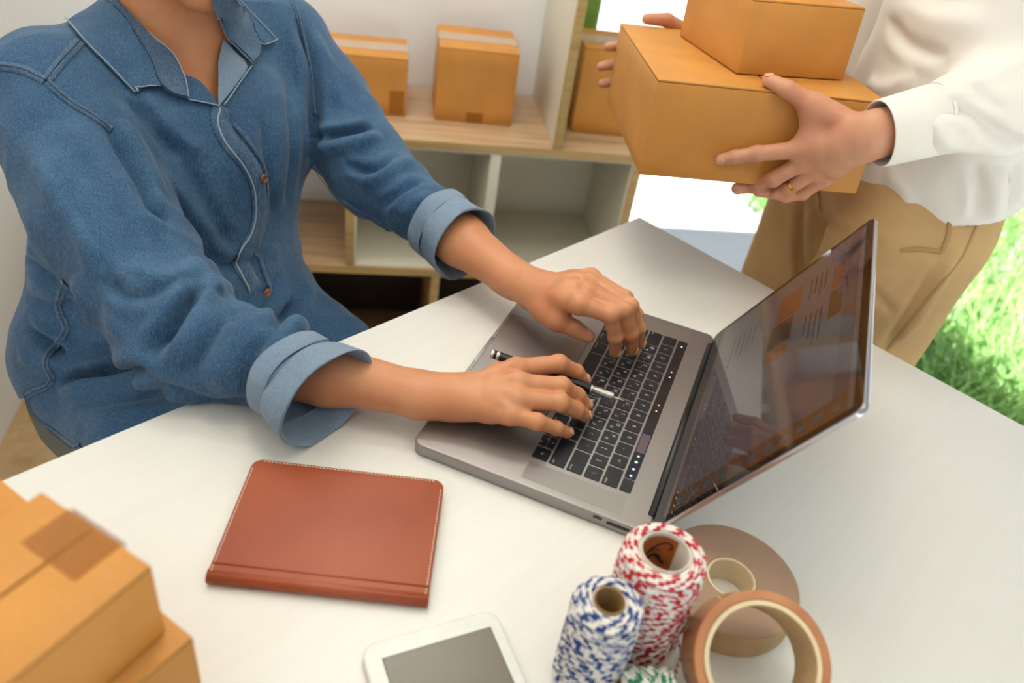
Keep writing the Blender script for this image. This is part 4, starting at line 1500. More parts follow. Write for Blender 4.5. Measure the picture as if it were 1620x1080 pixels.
    Sh.ell((-0.330, -0.572, 0.86), (0.134, 0.176, 0.13), 0.05, RB)
    Sh.cone((-0.345, -0.665, 0.928), (-0.385, -0.425, 0.928), 0.066, 0.064, 0.04)
    Sh.cone((-0.370, -0.545, 0.975), SR, 0.050, 0.060, 0.04); Sh.cone((-0.370, -0.545, 0.975), SL, 0.050, 0.056, 0.04)
    Sh.cone((-0.368, -0.545, 0.93), (-0.362, -0.545, 1.000), 0.074, 0.066, 0.02)
    Sh.ell(atd(132, 560, 1.04), (0.072, 0.072, 0.09), 0.05)
    Sh.cone((-0.30, -0.715, 0.585), (-0.13, -0.735, 0.60), 0.095, 0.080, 0.05)
    Sh.cone((-0.26, -0.52, 0.62), (-0.165, -0.455, 0.585), 0.085, 0.055, 0.05)
    Sh.cone(SR, MR, 0.075, 0.073, 0.014); Sh.cone(MR, ER, 0.073, 0.059, 0.005)
    Sh.cone(ER, CR0 - nz(CR1 - CR0) * 0.030, 0.058, 0.044, 0.005)
    Sh.cone(ML, (-0.33, -0.48, 0.83), 0.052, 0.06, 0.03)
    Sh.cone(SL, ML, 0.064, 0.061, 0.020); Sh.cone(ML, EL, 0.061, 0.059, 0.006)
    Sh.cone(EL, CL0 - nz(CL1 - CL0) * 0.030, 0.058, 0.042, 0.006)
    Sh.plane_cut((0, 0, 0.765), (0, 0, -1)) if False else None
    # the sleeve rests on the desk: nothing below the top over the desk
    sl = Sh._slice((-0.008, -0.95, 0.4), (0.3, 0, 0.7525))
    Sh.D[sl] = np.maximum(Sh.D[sl], 0.003)
    sV, sF = Sh.mesh(3)
    base = bvh_of([(sV, sF)])
    N = vnormals(sV, sF)
    sp = [  # right sleeve
        ([(40, 215), (110, 330), (190, 450)], 0.012, 0.006), ([(70, 250), (140, 370), (215, 500)], 0.009, -0.005),
        ([(110, 190), (185, 290), (250, 395)], 0.011, 0.005), ([(150, 230), (215, 330), (270, 420)], 0.008, -0.004),
        ([(318, 455), (285, 505), (237, 565)], 0.011, -0.014), ([(336, 446), (300, 510), (262, 575)], 0.009, 0.009), ([(300, 410), (322, 438), (350, 470)], 0.010, 0.008),
        ([(365, 490), (330, 540), (300, 600)], 0.010, -0.006), ([(400, 505), (365, 560), (345, 620)], 0.010, 0.005), ([(430, 520), (400, 570), (385, 630)], 0.008, -0.004),
        ([(355, 480), (372, 510), (380, 530)], 0.006, -0.004), ([(150, 440), (220, 470), (300, 440)], 0.008, -0.004), ([(200, 420), (260, 440), (310, 425)], 0.009, 0.005),
        ([(250, 600), (330, 632), (410, 630)], 0.010, -0.004), ([(160, 490), (225, 560), (290, 610)], 0.010, 0.004),
        # armhole / chest
        ([(165, 190), (205, 260), (235, 325), (270, 350)], 0.010, -0.010), ([(190, 190), (225, 250), (262, 310)], 0.012, 0.006),
        ([(205, 155), (240, 200), (285, 255)], 0.010, -0.007), ([(225, 145), (275, 205), (330, 250)], 0.012, 0.006), ([(250, 260), (300, 330), (340, 380)], 0.014, 0.005),
        ([(290, 250), (330, 330), (370, 395)], 0.011, -0.004), ([(320, 400), (360, 420), (395, 400)], 0.010, -0.006), ([(330, 440), (365, 455), (400, 440)], 0.010, 0.004),
        # lower trunk
        ([(93, 603), (160, 590), (240, 582)], 0.008, -0.012), ([(90, 618), (170, 606), (250, 597)], 0.010, 0.007), ([(90, 585), (160, 570), (225, 560)], 0.012, 0.006),
        ([(45, 520), (80, 545), (105, 565)], 0.008, -0.009), ([(42, 470), (80, 480), (120, 475)], 0.010, -0.006), ([(30, 560), (70, 575), (110, 570)], 0.009, 0.006), ([(40, 405), (60, 425), (95, 450)], 0.009, -0.007),
        ([(110, 440), (135, 480), (160, 540)], 0.012, 0.004), ([(120, 640), (200, 632), (270, 615)], 0.010, -0.005),
        ([(467, 470), (450, 495), (432, 520)], 0.009, -0.009), ([(490, 450), (480, 490), (470, 525)], 0.011, 0.006), ([(440, 430), (430, 460), (410, 500)], 0.012, -0.004), ([(455, 130), (462, 230), (455, 330)], 0.012, -0.005), ([(430, 110), (440, 220), (435, 330)], 0.012, 0.004),
        ([(415, 180), (422, 260), (430, 350)], 0.010, -0.004),
        # left sleeve
        ([(470, 30), (492, 100), (496, 190), (492, 260)], 0.010, -0.010), ([(494, 221), (545, 212), (592, 202)], 0.008, -0.010), ([(500, 238), (550, 230), (605, 215)], 0.010, 0.007),
        ([(545, 262), (590, 270), (630, 245)], 0.008, -0.006), ([(575, 295), (615, 275), (655, 252)], 0.009, 0.006), ([(600, 330), (640, 300), (670, 285)], 0.008, -0.005), ([(500, 60), (520, 110), (540, 170)], 0.010, 0.004), ([(630, 345), (655, 320), (690, 310)], 0.008, 0.004),
    ]
    sV = folds(sV, sF, N, base, sp)
    N = vnormals(sV, sF)
    sV = sV + N * (0.0017 * (1 - np.abs(trig_noise(sV, 48, 3)) * 3) + 0.0005 * trig_noise(sV, 150, 8))[:, None]
    over = (sV[:, 0] > -0.006) & (sV[:, 2] < 0.7524)
    sV[over, 2] = 0.7524
    full = bvh_of([(sV, sF)])
    both = bvh_of([(sV, sF), bodyVF])
    # neck opening
    vpoly = [(160, -60), (190, 8), (227, 60), (266, 98), (288, 130), (318, 140), (345, 168), (353, 150), (354, 120), (356, 72), (347, 22), (350, -60)]
    N = vnormals(sV, sF)
    fc = sV[sF].mean(1); fn = N[sF].mean(1)
    pr = project(fc)
    facing = ((CW - fc) * fn).sum(1) > 0
    cut = in_poly(pr, vpoly) & facing & (fc[:, 2] > 0.8)
    # top of the neck hole
    cut |= (fc[:, 2] > 1.035)
    cut |= in_poly(pr, [(-40, 628), (38, 630), (58, 672), (84, 702), (104, 713), (136, 707), (60, 770), (-40, 790)]) & (fc[:, 2] < 0.75)
    shirt = np_obj('shirt', sV, sF[~cut], M_DENIM, root)
    shirt['label'] = 'faded blue denim shirt with rolled sleeves'
    # collar, stand, placket facing
    patch_on('collar_leaf', both, [(70, -30), (88, 4), (122, 58), (165, 103), (210, 148)], [(150, -30), (172, 2), (214, 68), (236, 106), (253, 141)], 0.007, M_DENIM, shirt, liftA=0.004, liftB=0.012)
    patch_on('collar_stand', both, [(150, -30), (172, 2), (214, 68), (236, 106), (252, 140), (268, 154), (296, 161)], [(176, -30), (189, 2), (236, 60), (258, 78), (275, 97), (292, 130), (297, 158)], 0.007, M_DENIM_SEAM, shirt, liftA=0.010, liftB=0.007)
    patch_on('placket_corner', both, [(293, 122), (312, 130), (330, 148), (345, 170)], [(294, 160), (310, 163), (328, 166), (345, 170)], 0.005, M_DENIM, shirt, n=16, m=7)
    patch_on('collar_leaf', both, [(355, -30), (372, 0), (390, 20), (412, 42), (433, 64)], [(352, -20), (369, 8), (384, 34), (402, 62), (414, 74)], 0.008, M_DENIM, shirt, liftA=0.004, liftB=0.010)
    patch_on('collar_stand', both, [(350, -30), (366, 8), (384, 33), (403, 68), (404, 90), (395, 107)], [(328, -30), (337, 18), (351, 58), (368, 81), (382, 96), (394, 107)], 0.012, M_DENIM_SEAM, shirt)
    patch_on('placket_facing', both, [(350, 62), (368, 84), (389, 107), (376, 130), (362, 148), (345, 169)], [(344, 100), (344, 115), (344, 130), (344, 145), (344, 155), (344, 169)], 0.004, M_DENIM_IN, shirt)
    # piping along the collar edges
    for poly, mt, lf in (([(88, 4), (122, 58), (165, 103), (210, 148)], M_THREAD, 0.0055), ([(210, 148), (230, 147), (253, 141)], M_THREAD, 0.009), ([(172, 2), (214, 68), (236, 106), (252, 140), (268, 154), (296, 161)], M_THREAD_DK, 0.0115),
                         ([(236, 58), (258, 78), (275, 97), (292, 130), (297, 160)], M_THREAD, 0.0085), ([(297, 161), (320, 165), (345, 170)], M_THREAD, 0.006), ([(337, 18), (351, 58), (368, 81), (382, 96), (395, 107)], M_THREAD, 0.0085),
                         ([(395, 107), (404, 90), (403, 68), (412, 74), (434, 64)], M_THREAD, 0.0095), ([(372, 0), (390, 20), (412, 42), (434, 64)], M_THREAD, 0.006), ([(366, 8), (384, 33), (403, 68)], M_THREAD_DK, 0.0115), ([(395, 108), (372, 140), (352, 168)], M_THREAD, 0.0055)):
        thread_on('collar_piping', both, poly, lf, mt, shirt, 0.0008)
    # button placket
    strip_on('placket', full, [(352, 170), (348, 192), (362, 222), (390, 255), (408, 290), (411, 330), (403, 370), (390, 392), (380, 412), (390, 434), (402, 456)], 0.0225, 0.0012, M_DENIM_SEAM, shirt, 0.0022, 90)
    strip_on('placket_edge', full, [(347, 172), (343, 196), (355, 226), (382, 260), (399, 295), (402, 335), (395, 368), (380, 392), (371, 412), (380, 434), (391, 456)], 0.0018, 0.0034, M_THREAD, shirt, 0.0012, 90)
    strip_on('placket_fold', full, [(368, 196), (392, 224), (412, 255), (420, 290), (421, 330), (413, 370), (402, 398), (408, 404), (420, 440), (428, 462)], 0.005, 0.0022, M_DENIM_SEAM, shirt, 0.001, 90)
    for px, py in ((412, 281), (418, 460)):
        p, nn = hit(full, px, py)
        if p is None: continue
        o = lathe('button', [(0.0001, 0.0009), (0.0028, 0.0009), (0.0036, 0.0022), (0.0050, 0.0022), (0.0056, 0.0010), (0.0052, -0.0004), (0.0001, -0.0004)], M_BUTTON, shirt, 28, close=False)
        qn = Vector(nn).to_track_quat('Z', 'Y')
        o.matrix_world = Matrix.LocRotScale(Vector(p + nn * 0.0052), qn, Vector((1, 1, 1)))
        for dx in (-0.0009, 0.0009):
            h_ = lathe('button_hole', [(0.0001, 0), (0.0005, 0), (0.0005, 0.0002), (0.0001, 0.0002)], M_THREAD_DK, o, 8)
            h_.location = (dx, 0, 0.0009)
    # seams with stitching
    seams = [([(0, 104), (36, 110), (72, 128)], 0.010), ([(74, 127), (98, 96), (126, 66)], 0.011), ([(75, 130), (110, 160), (150, 186), (178, 206)], 0.008),
             ([(104, 446), (98, 460), (92, 482), (100, 505), (104, 522), (90, 545), (76, 562), (74, 580), (84, 600)], 0.009), ([(84, 600), (72, 612), (56, 618), (42, 626)], 0.008),
             ([(42, 628), (50, 652), (66, 678), (84, 700), (102, 711), (128, 704)], 0.007),
             ([(492, 262), (520, 300), (560, 330), (600, 352), (640, 385), (662, 404)], 0.008), ([(462, 0), (478, 50), (492, 110), (498, 180)], 0.006)]
    for poly, w in seams:
        strip_on('seam', full, poly, w, 0.0006, M_DENIM_SEAM, shirt, 0.0012, 50)
        thread_on('stitch_line', full, poly, 0.0022, M_THREAD_DK, shirt, 0.00045)
    # rolled cuffs
    def cuff(c0, c1, ru, rv, up, seed, droop):
        rr = np.random.default_rng(seed); ph = rr.uniform(0, 6, 4)
        def wob(a, j):
            return 0.0016 * math.sin(2 * a + ph[0] + 0.3 * j) + 0.0010 * math.sin(5 * a + ph[1] + 0.5 * j) + droop * max(0, -math.sin(a)) ** 3 * (j / 10.0)
        prof = [(-0.10, 0.86, 0.86), (-0.14, 1.0, 1.0), (-0.06, 1.06, 1.06), (0.12, 1.07, 1.07), (0.32, 1.06, 1.06), (0.36, 1.03, 1.03), (0.38, 1.02, 1.02), (0.40, 1.07, 1.08), (0.50, 1.09, 1.10), (0.75, 1.13, 1.13), (0.97, 1.17, 1.17), (1.01, 1.165, 1.165), (1.0, 1.12, 1.12), (0.85, 1.06, 1.06), (0.6, 0.98, 0.98), (0.4, 0.92, 0.92)]
        V, Fq = ring_loft(c0, c1, up, [(t, a * ru, b * rv) for t, a, b in prof], 72, wob)
        lay = np.repeat(np.arange(len(prof)), 72)
        fl = np.where(lay > 10, 0.7532, 0.7512)
        V[:, 2] = np.where((V[:, 0] > -0.004) & (V[:, 2] < fl), fl, V[:, 2])
        o = np_obj('rolled_cuff', V, Fq[:, ::-1], M_DENIM_IN, shirt)
        V2, F2 = ring_loft(c0, c1, up, [(0.36, 1.068 * ru, 1.068 * rv), (0.375, 1.072 * ru, 1.072 * rv), (0.39, 1.068 * ru, 1.068 * rv)], 72, wob)
        V2[:, 2] = np.where((V2[:, 0] > -0.004) & (V2[:, 2] < 0.7512), 0.7512, V2[:, 2])
        np_obj('cuff_seam', V2, F2[:, ::-1], M_THREAD_DK, o)
    cuff(CR0, CR0 + nz(CR1 - CR0) * 0.052, 0.050, 0.0408, Z, 4, 0.003)
    cuff(CL0, CL0 + nz(CL1 - CL0) * 0.054, 0.0435, 0.0435, Z, 6, 0.003)
    # ---- trousers, shoes
    T = Field((-0.52, -0.86, 0.06), (0.20, -0.24, 0.66), 0.006)
    T.ell((-0.33, -0.62, 0.535), (0.155, 0.190, 0.105), 0.03, RB)
    KR = np.array([0.08, -0.73, 0.535]); KL = np.array([0.02, -0.37, 0.535])
    for hp, kn in (((-0.30, -0.725, 0.53), KR), ((-0.30, -0.52, 0.53), KL)):
        T.cone(hp, kn, 0.096, 0.074, 0.03)
        an = kn + np.array([-0.04, 0, -0.43])
        T.cone(kn, an, 0.072, 0.058, 0.02)
    tV, tF = T.mesh(2)
    Nn = vnormals(tV, tF)
    tV = tV + Nn * (0.004 * trig_noise(tV, 60, 11))[:, None]
    np_obj('trousers', tV, tF, M_GREYTR, root)
    for kn in (KR, KL):
        G = Field(kn + [-0.16, -0.08, -0.56], kn + [0.22, 0.08, -0.36], 0.005)
        c = np.array([kn[0] - 0.04, kn[1], 0.0])
        G.cone(c + [-0.05, 0, 0.045], c + [0.14, 0, 0.035], 0.042, 0.034, 0.01)
        G.cone(c + [0.0, 0, 0.06], c + [0, 0, 0.12], 0.042, 0.045, 0.02)
        G.plane_cut((0, 0, 0.003), (0, 0, -1))
        v, f = G.mesh(1)
        np_obj('shoe', v, f, M_SHOE, root)
    return root
person_a()
def stool():
    r = empty('stool', (-0.33, -0.62, 0))
    tag(r, 'wooden stool under the seated person', 'stool')
    lathe('seat', [(0.0001, 0.405), (0.150, 0.405), (0.155, 0.410), (0.155, 0.424), (0.150, 0.429), (0.0001, 0.429)], M_OAK, r, 48, close=False)
    for k in range(4):
        a = math.radians(45 + 90 * k)
        V, Fc = tube([(0.10 * math.cos(a), 0.10 * math.sin(a), 0.405), (0.15 * math.cos(a), 0.15 * math.sin(a), 0.0)], [0.016, 0.013], 14)
        mesh_obj('leg', V, Fc, M_OAK, r, True)
stool()

# ------------------------------------------------------------------ standing person in white
def person_b():
    F = nz((-0.6822, -0.7312, 0)); L = np.array([-F[1], F[0], 0]) ; Z = np.array([0, 0, 1.0])
    # his left is towards the camera
    L = np.array([0.7312, -0.6822, 0])
    RB = np.stack([F, L, Z])
    C = np.array([0.275, 0.197, 0])
    def w(f, l, z): return C + F * f + L * l + Z * z
    SHL = w(-0.02, 0.185, 1.37); SHR = w(-0.02, -0.185, 1.37)
    WRL = atd(1383, 213, 0.930); ELL = atd(1712, 128, 0.955)
    BM = np.array(BIG_M)
    def bl(x, y, z): return (BM @ np.array([x, y, z, 1]))[:3]
    WRR = bl(0.170, BIG_W + 0.044, 0.055); ELR = bl(0.40, BIG_W + 0.09, 0.03)
    # ---- body
    B = Field(w(0, 0, 0)[:2].tolist() + [0.70] - np.array([0.42, 0.42, 0]), w(0, 0, 0)[:2].tolist() + [1.80] + np.array([0.42, 0.42, 0]), 0.007)
    B.ell(w(-0.03, 0, 0.92), (0.090, 0.155, 0.14), 0.03, RB)
    B.ell(w(-0.03, 0, 1.12), (0.088, 0.140, 0.18), 0.05, RB)
    B.ell(w(-0.02, 0, 1.28), (0.092, 0.155, 0.14), 0.05, RB)
    B.cone(SHL, SHR, 0.05, 0.05, 0.03)
    B.cone(w(-0.02, 0, 1.36), w(0.01, 0, 1.54), 0.062, 0.054, 0.03)
    B.cone(SHL, ELL, 0.045, 0.038, 0.02); B.cone(SHR, ELR, 0.045, 0.038, 0.02)
    hf = nz(F - Z * 0.15); hl = L; hl = nz(hl - hf * (hl @ hf)); hu = np.cross(hl, hf); hu = hu if hu[2] > 0 else -hu
    q, HRm = head_field(B, w(0.03, 0, 1.63), hf, hl, hu)
    bVF = B.mesh(2)
    # ---- left hand on the near face
    Bi = np.linalg.inv(BM)
    org = (Bi @ np.append(CW, 1))[:3]
    def face(px, py, t):
        """point over the near face of the box, t metres in front of it"""
        d = Bi[:3, :3] @ ray(px, py)
        s = (-t - org[1]) / d[1]
        return bl(*(org + d * s))
    def under(px, py, z):
        d = Bi[:3, :3] @ ray(px, py); s = (z - org[2]) / d[2]
        return bl(*(org + d * s))
    f1 = [[face(1270, 236, 0.0235), face(1197, 243, 0.017), face(1163, 248, 0.0115), face(1140, 252, 0.0082)],
          [face(1272, 255, 0.0235), face(1224, 283, 0.014), under(1190, 295, -0.0090), under(1166, 298, -0.0088)],
          [face(1290, 268, 0.0225), face(1248, 298, 0.012), under(1222, 304, -0.0092), under(1200, 303, -0.0088)],
          [face(1305, 281, 0.019), face(1270, 306, 0.010), under(1244, 311, -0.0086), under(1226, 308, -0.0080)]]
    th = [face(1322, 186, 0.024), face(1284, 166, 0.018), face(1245, 141, 0.0125), under(1216, 127, BIG_H + 0.0085)]
    wr = WRL * 1.0
    H = Field(np.min([np.min(f1, axis=(0, 1)), WRL, np.min(th, axis=0)], axis=0) - 0.05, np.max([np.max(f1, axis=(0, 1)), WRL + (ELL - WRL) * 0.3, np.max(th, axis=0)], axis=0) + 0.05, 0.0013)
    bn = -BM[:3, 1]          # outward normal of the near face
    H.cone(WRL + (ELL - WRL) * 0.30, WRL, 0.034, 0.0265, 0.01, flat=(bn, 0.82))
    hand_field(H, WRL + (f1[1][0] - WRL) * 0.05, 0.0265, f1, th, k_palm=0.012)
    H.cone(WRL, WRL + (f1[1][0] - WRL) * 0.35, 0.0268, 0.0245, 0.012, flat=(bn, 0.78))
    H.cone(f1[0][0], th[1], 0.009, 0.009, 0.016)
    for fg in f1[:3]:
        H.cone(WRL * 0.5 + fg[0] * 0.5 + bn * 0.011, fg[0] * 0.92 + WRL * 0.08 + bn * 0.0102, 0.0016, 0.0022, 0.006)
    hVF = H.mesh(2)
    # ---- right hand behind the far face
    y0 = BIG_W
    f2 = [[bl(0.085, y0 + 0.022, 0.088), bl(0.040, y0 + 0.020, 0.086), bl(0.012, y0 + 0.015, 0.083), bl(-0.010, y0 + 0.010, 0.080)],
          [bl(0.083, y0 + 0.023, 0.066), bl(0.034, y0 + 0.021, 0.060), bl(0.006, y0 + 0.015, 0.055), bl(-0.016, y0 + 0.010, 0.050)],
          [bl(0.086, y0 + 0.022, 0.045), bl(0.038, y0 + 0.020, 0.036), bl(0.010, y0 + 0.015, 0.030), bl(-0.010, y0 + 0.010, 0.024)],
          [bl(0.094, y0 + 0.020, 0.026), bl(0.054, y0 + 0.018, 0.014), bl(0.030, y0 + 0.014, 0.008), bl(0.012, y0 + 0.010, 0.004)]]
    t2 = [bl(0.140, y0 + 0.022, 0.088), bl(0.105, y0 + 0.016, 0.112), bl(0.070, y0 + 0.006, 0.1275), bl(0.038, y0 - 0.002, 0.1275)]
    allp = np.vstack([np.array(f2).reshape(-1, 3), np.array(t2), WRR])
    H2 = Field(allp.min(0) - 0.05, allp.max(0) + 0.05, 0.0016)
    H2.cone(WRR + (ELR - WRR) * 0.3, WRR, 0.034, 0.0265, 0.01)
    hand_field(H2, WRR, 0.0260, f2, t2)
    h2VF = H2.mesh(2)
    V, Fq = join_vf([bVF, hVF, h2VF])
    root = np_obj('person', V, Fq, M_SKIN_B)
    tag(root, 'standing person in a white shirt and khaki trousers carrying cardboard boxes', 'person')
    head_extras(q, HRm, root, M_HAIR)
    nail(root, th[3], th[2], bn * 0.5 + Z, 0.0056, 0.0072, 0.0084)
    nail(root, f1[0][3], f1[0][2], bn, 0.0048, 0.0062, 0.0072)
    nail(root, f1[1][3], f1[1][2], bn * 0.6 - Z * 0.5, 0.0048, 0.0060, 0.0072)
    # wedding ring
    a, b = f1[2][0], f1[2][1]
    c = a + (b - a) * 0.86; ax = nz(b - a)
    MG = NT('gold').done(lin((214, 160, 78)), rough=0.2, Metallic=1.0)
    o = lathe('finger_ring', [(0.0104, -0.0019), (0.0112, -0.0019), (0.0114, 0), (0.0112, 0.0019), (0.0104, 0.0019)], MG, root, 40)
    o.matrix_world = Matrix.LocRotScale(Vector(c), Vector(ax).to_track_quat('Z', 'Y'), Vector((1, 1, 1)))
    o['label'] = 'gold ring'
    # ---- trousers
    T = Field(C + [-0.30, -0.30, 0.02], C + [0.30, 0.30, 1.04], 0.0055)
    T.ell(w(-0.02, 0, 0.92), (0.104, 0.172, 0.13), 0.03, RB)
    T.ell(w(-0.03, 0, 0.86), (0.108, 0.168, 0.10), 0.04, RB)
    for e in (-1, 1):
        T.cone(w(0.0, 0.094 if e > 0 else -0.128, 0.84), w(0.02, 0.108 if e > 0 else -0.146, 0.48), 0.095, 0.078, 0.02, flat=(F, 1.08))
        T.cone(w(0.02, e * 0.098, 0.48), w(-0.02, e * 0.10, 0.07), 0.074, 0.062, 0.02)
    tV, tF = T.mesh(3)
    tb = bvh_of([(tV, tF)]); N = vnormals(tV, tF)
    tV = folds(tV, tF, N, tb, [([(1268, 310), (1264, 390), (1262, 470)], 0.009, -0.010), ([(1285, 320), (1285, 400), (1290, 480)], 0.012, 0.005), ([(1420, 540), (1470, 470), (1520, 380)], 0.010, 0.005), ([(1395, 555), (1440, 490), (1490, 410)], 0.010, -0.005), ([(1300, 330), (1340, 370), (1400, 390)], 0.010, -0.004), ([(1310, 400), (1360, 430), (1430, 440)], 0.010, 0.003), ([(1170, 330), (1180, 380), (1170, 430)], 0.010, -0.005), ([(1200, 320), (1210, 390), (1200, 440)], 0.012, 0.004), ([(1330, 420), (1390, 470), (1420, 500)], 0.009, -0.003)])
    N = vnormals(tV, tF)
    tV += N * (0.0022 * trig_noise(tV, 55, 21) + 0.0008 * trig_noise(tV, 150, 22))[:, None]
    tr = np_obj('trousers', tV, tF, M_CHINO, root)
    tb = bvh_of([(tV, tF)])
    M_CH2 = mat_fabric('khaki_seam', (176, 140, 96), 0.1)
    strip_on('pocket_seam', tb, [(1502, 345), (1500, 372), (1490, 398)], 0.006, 0.0004, M_CH2, tr, 0.0012, 24)
    strip_on('pocket_edge', tb, [(1425, 396), (1455, 394), (1490, 399)], 0.005, 0.0004, M_CH2, tr, 0.0012, 24)
    strip_on('side_seam', tb, [(1548, 350), (1520, 410), (1470, 470), (1405, 552)], 0.004, 0.0002, M_CH2, tr, 0.0008, 40)
    strip_on('belt_loop', tb, [(1297, 305), (1296, 318), (1295, 330)], 0.010, 0.001, M_CHINO, tr, 0.002, 12)
    # ---- shirt
    S_ = Field(C + [-0.34, -0.34, 0.80], C + [0.42, 0.34, 1.48], 0.0045)
    S_.ell(w(-0.03, 0, 0.94), (0.120, 0.186, 0.16), 0.04, RB)
    S_.ell(w(-0.03, 0, 1.12), (0.114, 0.178, 0.20), 0.05, RB)
    S_.ell(w(-0.02, 0, 1.28), (0.114, 0.178, 0.14), 0.05, RB)
    S_.cone(SHL, SHR, 0.064, 0.064, 0.04)
    S_.cone(w(-0.02, 0, 1.36), w(0.0, 0, 1.45), 0.075, 0.066, 0.03)
    S_.cone(SHL, ELL, 0.066, 0.062, 0.02); S_.cone(SHR, ELR, 0.066, 0.060, 0.02)
    cu0 = WRL + (ELL - WRL) * 0.28
    S_.cone(ELL, WRL + (ELL - WRL) * 0.62, 0.068, 0.058, 0.02); S_.cone(WRL + (ELL - WRL) * 0.62, cu0, 0.058, 0.042, 0.02)
    S_.cone(ELR, WRR + (ELR - WRR) * 0.2, 0.062, 0.040, 0.02)
    S_.plane_cut(w(0, 0, 0.893), -Z - F * 0.34 + L * 0.05)
    sV, sF = S_.mesh(3)
    sb = bvh_of([(sV, sF)]); N = vnormals(sV, sF)
    sV = folds(sV, sF, N, sb, [([(1480, 165), (1530, 175), (1580, 215), (1620, 225)], 0.010, -0.008), ([(1490, 130), (1550, 130), (1620, 90)], 0.010, 0.006), ([(1520, 122), (1540, 150), (1590, 180)], 0.009, -0.006), ([(1470, 215), (1540, 235), (1620, 240)], 0.010, 0.005), ([(1400, 270), (1430, 300), (1440, 330)], 0.010, 0.004), ([(1540, 260), (1550, 300), (1545, 345)], 0.009, -0.006), ([(1575, 265), (1580, 310), (1570, 355)], 0.010, 0.006), ([(1600, 260), (1605, 300), (1600, 330)], 0.008, -0.006), ([(1400, 30), (1440, 70), (1500, 90)], 0.012, -0.005), ([(1420, 0), (1480, 30), (1560, 30)], 0.014, 0.005), ([(1370, 130), (1400, 140), (1450, 120)], 0.011, 0.005), ([(1440, 190), (1480, 200), (1500, 230)], 0.008, 0.004)])
    N = vnormals(sV, sF)
    sV += N * (0.0025 * trig_noise(sV, 45, 31) + 0.0008 * trig_noise(sV, 130, 32))[:, None]
    fc = sV[sF].mean(1)
    bottom = (fc[:, 2] < 0.912) & (vnormals(sV, sF)[sF].mean(1)[:, 2] < -0.6)
    sh = np_obj('shirt', sV, sF[~bottom], M_WSHIRT, root)
    sh['label'] = 'white long-sleeved shirt worn untucked'
    md = sh.modifiers.new('thickness', 'SOLIDIFY'); md.thickness = 0.0012; md.offset = -1
    # buttoned cuffs
    def cuff(c0, c1, r0, r1, up, flat):
        prof = [(0.0, 0.94, 0.94), (0.02, 1.0, 1.0), (0.5, 1.0 * (1 + (r1 / r0 - 1) * .5), 1 + (r1 / r0 - 1) * .5), (0.98, r1 / r0, r1 / r0), (1.0, r1 / r0 - 0.02, r1 / r0 - 0.02), (0.97, r1 / r0 - 0.06, r1 / r0 - 0.06), (0.6, r1 / r0 - 0.07, r1 / r0 - 0.07)]
        V, Fq = ring_loft(c0, c1, up, [(t, a * r0, b * r0 * flat) for t, a, b in prof], 56, lambda a, j: 0.0012 * math.sin(2 * a + 1) + 0.0008 * math.sin(3 * a))
        o = np_obj('cuff', V, Fq[:, ::-1], M_WSHIRT, sh)
        V, Fq = ring_loft(c0, c1, up, [(0.04, 1.005 * r0, 1.005 * r0 * flat), (0.06, 1.015 * r0, 1.015 * r0 * flat), (0.08, 1.005 * r0, 1.005 * r0 * flat)], 56, lambda a, j: 0.0012 * math.sin(2 * a + 1) + 0.0008 * math.sin(3 * a))
        np_obj('cuff_seam', V, Fq[:, ::-1], M_WSHIRT, o)
    cuff(WRL + (ELL - WRL) * 0.30, WRL + (ELL - WRL) * 0.015, 0.0420, 0.0385, bn, 0.92)
    cuff(WRR + (ELR - WRR) * 0.25, WRR + (ELR - WRR) * 0.02, 0.038, 0.036, Z, 0.95)
    # ---- shoes
    for e in (-1, 1):
        c = w(-0.02, e * 0.10, 0)
        G = Field(c - [0.2, 0.2, 0.01], c + [0.2, 0.2, 0.16], 0.006)
        G.cone(c - F * 0.05 + Z * 0.045, c + F * 0.15 + Z * 0.036, 0.042, 0.036, 0.01)
        G.cone(c + Z * 0.06, c + Z * 0.11, 0.044, 0.046, 0.02)
        G.plane_cut((0, 0, 0.003), (0, 0, -1))
        v, f = G.mesh(1)
        np_obj('shoe', v, f, M_SHOE, root)
    return root
person_b()

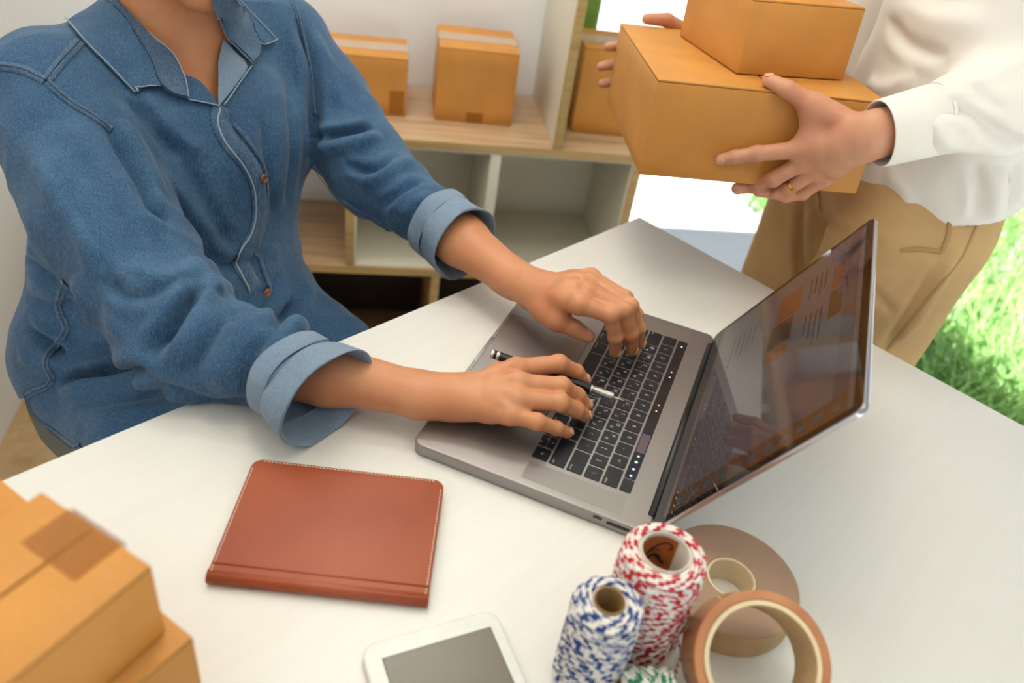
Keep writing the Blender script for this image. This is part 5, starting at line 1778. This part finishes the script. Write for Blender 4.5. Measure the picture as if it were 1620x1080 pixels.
# ------------------------------------------------------------------ grass outside
def grass():
    rng = np.random.default_rng(12)
    n = 60000
    X = rng.uniform(-2.2, 2.2, n); Y = 0.75 + 3.2 * rng.random(n) ** 1.3
    P = np.stack([X, Y, np.zeros(n)], 1)
    s = (P - SA) @ SV; nn = (P - SA) @ SN
    ok = ~((s < 1.25) & (nn < 0.93))
    ok &= ~((s < 1.42) & ((rng.random(n) < 0.97) | (nn < 1.5)))
    ok &= ~((s < 1.48) & (nn < 0.93))
    far = np.hypot(P[:, 0] - 0.4, P[:, 1] - 1.2)
    ok &= rng.random(n) < np.clip(1.25 - 0.42 * far, 0.04, 1)
    P = P[ok]; n = len(P)
    hgt = rng.uniform(0.10, 0.30, n) * np.clip(1.15 - 0.2 * P[:, 1], 0.5, 1); wd_ = rng.uniform(0.0022, 0.005, n)
    az = rng.uniform(0, 2 * np.pi, n); bend = rng.uniform(0.15, 0.95, n) * hgt
    d = np.stack([np.cos(az), np.sin(az), np.zeros(n)], 1); sd = np.stack([-np.sin(az), np.cos(az), np.zeros(n)], 1)
    base = P + [0, 0, -0.06]
    V = []
    for t, w in ((0, 1.0), (0.45, 0.85), (0.8, 0.5)):
        c = base + d * (bend * t ** 2)[:, None] + np.array([0, 0, 1]) * (hgt * (t - 0.25 * t * t))[:, None]
        V.append(c - sd * (wd_ * w)[:, None]); V.append(c + sd * (wd_ * w)[:, None])
    V.append(base + d * bend[:, None] + np.array([0, 0, 1]) * (hgt * 0.75)[:, None])
    V = np.stack(V, 1)
    i = np.arange(n)[:, None] * 7
    Fq = np.vstack([i + [[0, 1, 3, 2]], i + [[2, 3, 5, 4]], i + [[4, 5, 6, 6]]])
    tri = np.vstack([i + [[0, 1, 3]], i + [[0, 3, 2]], i + [[2, 3, 5]], i + [[2, 5, 4]], i + [[4, 5, 6]]])
    t = NT('grass_blades')
    oi = t.noise(t.mapping(), 6, 4)
    f = t.noise(t.mapping(), 90, 2)
    c = t.mix(0.5, t.ramp(oi, [(0.35, lin((120, 182, 84))), (0.65, lin((176, 220, 112)))]), t.ramp(f, [(0.4, lin((104, 170, 92))), (0.6, lin((206, 234, 164)))]))
    t.done(c, rough=0.5, Subsurface_Weight=0.0)
    o = np_obj('grass', V.reshape(-1, 3), tri, t.m, None, False)
    tag(o, 'long bright green grass outside the open side of the room', 'grass', kind='stuff')
    return n
grass()
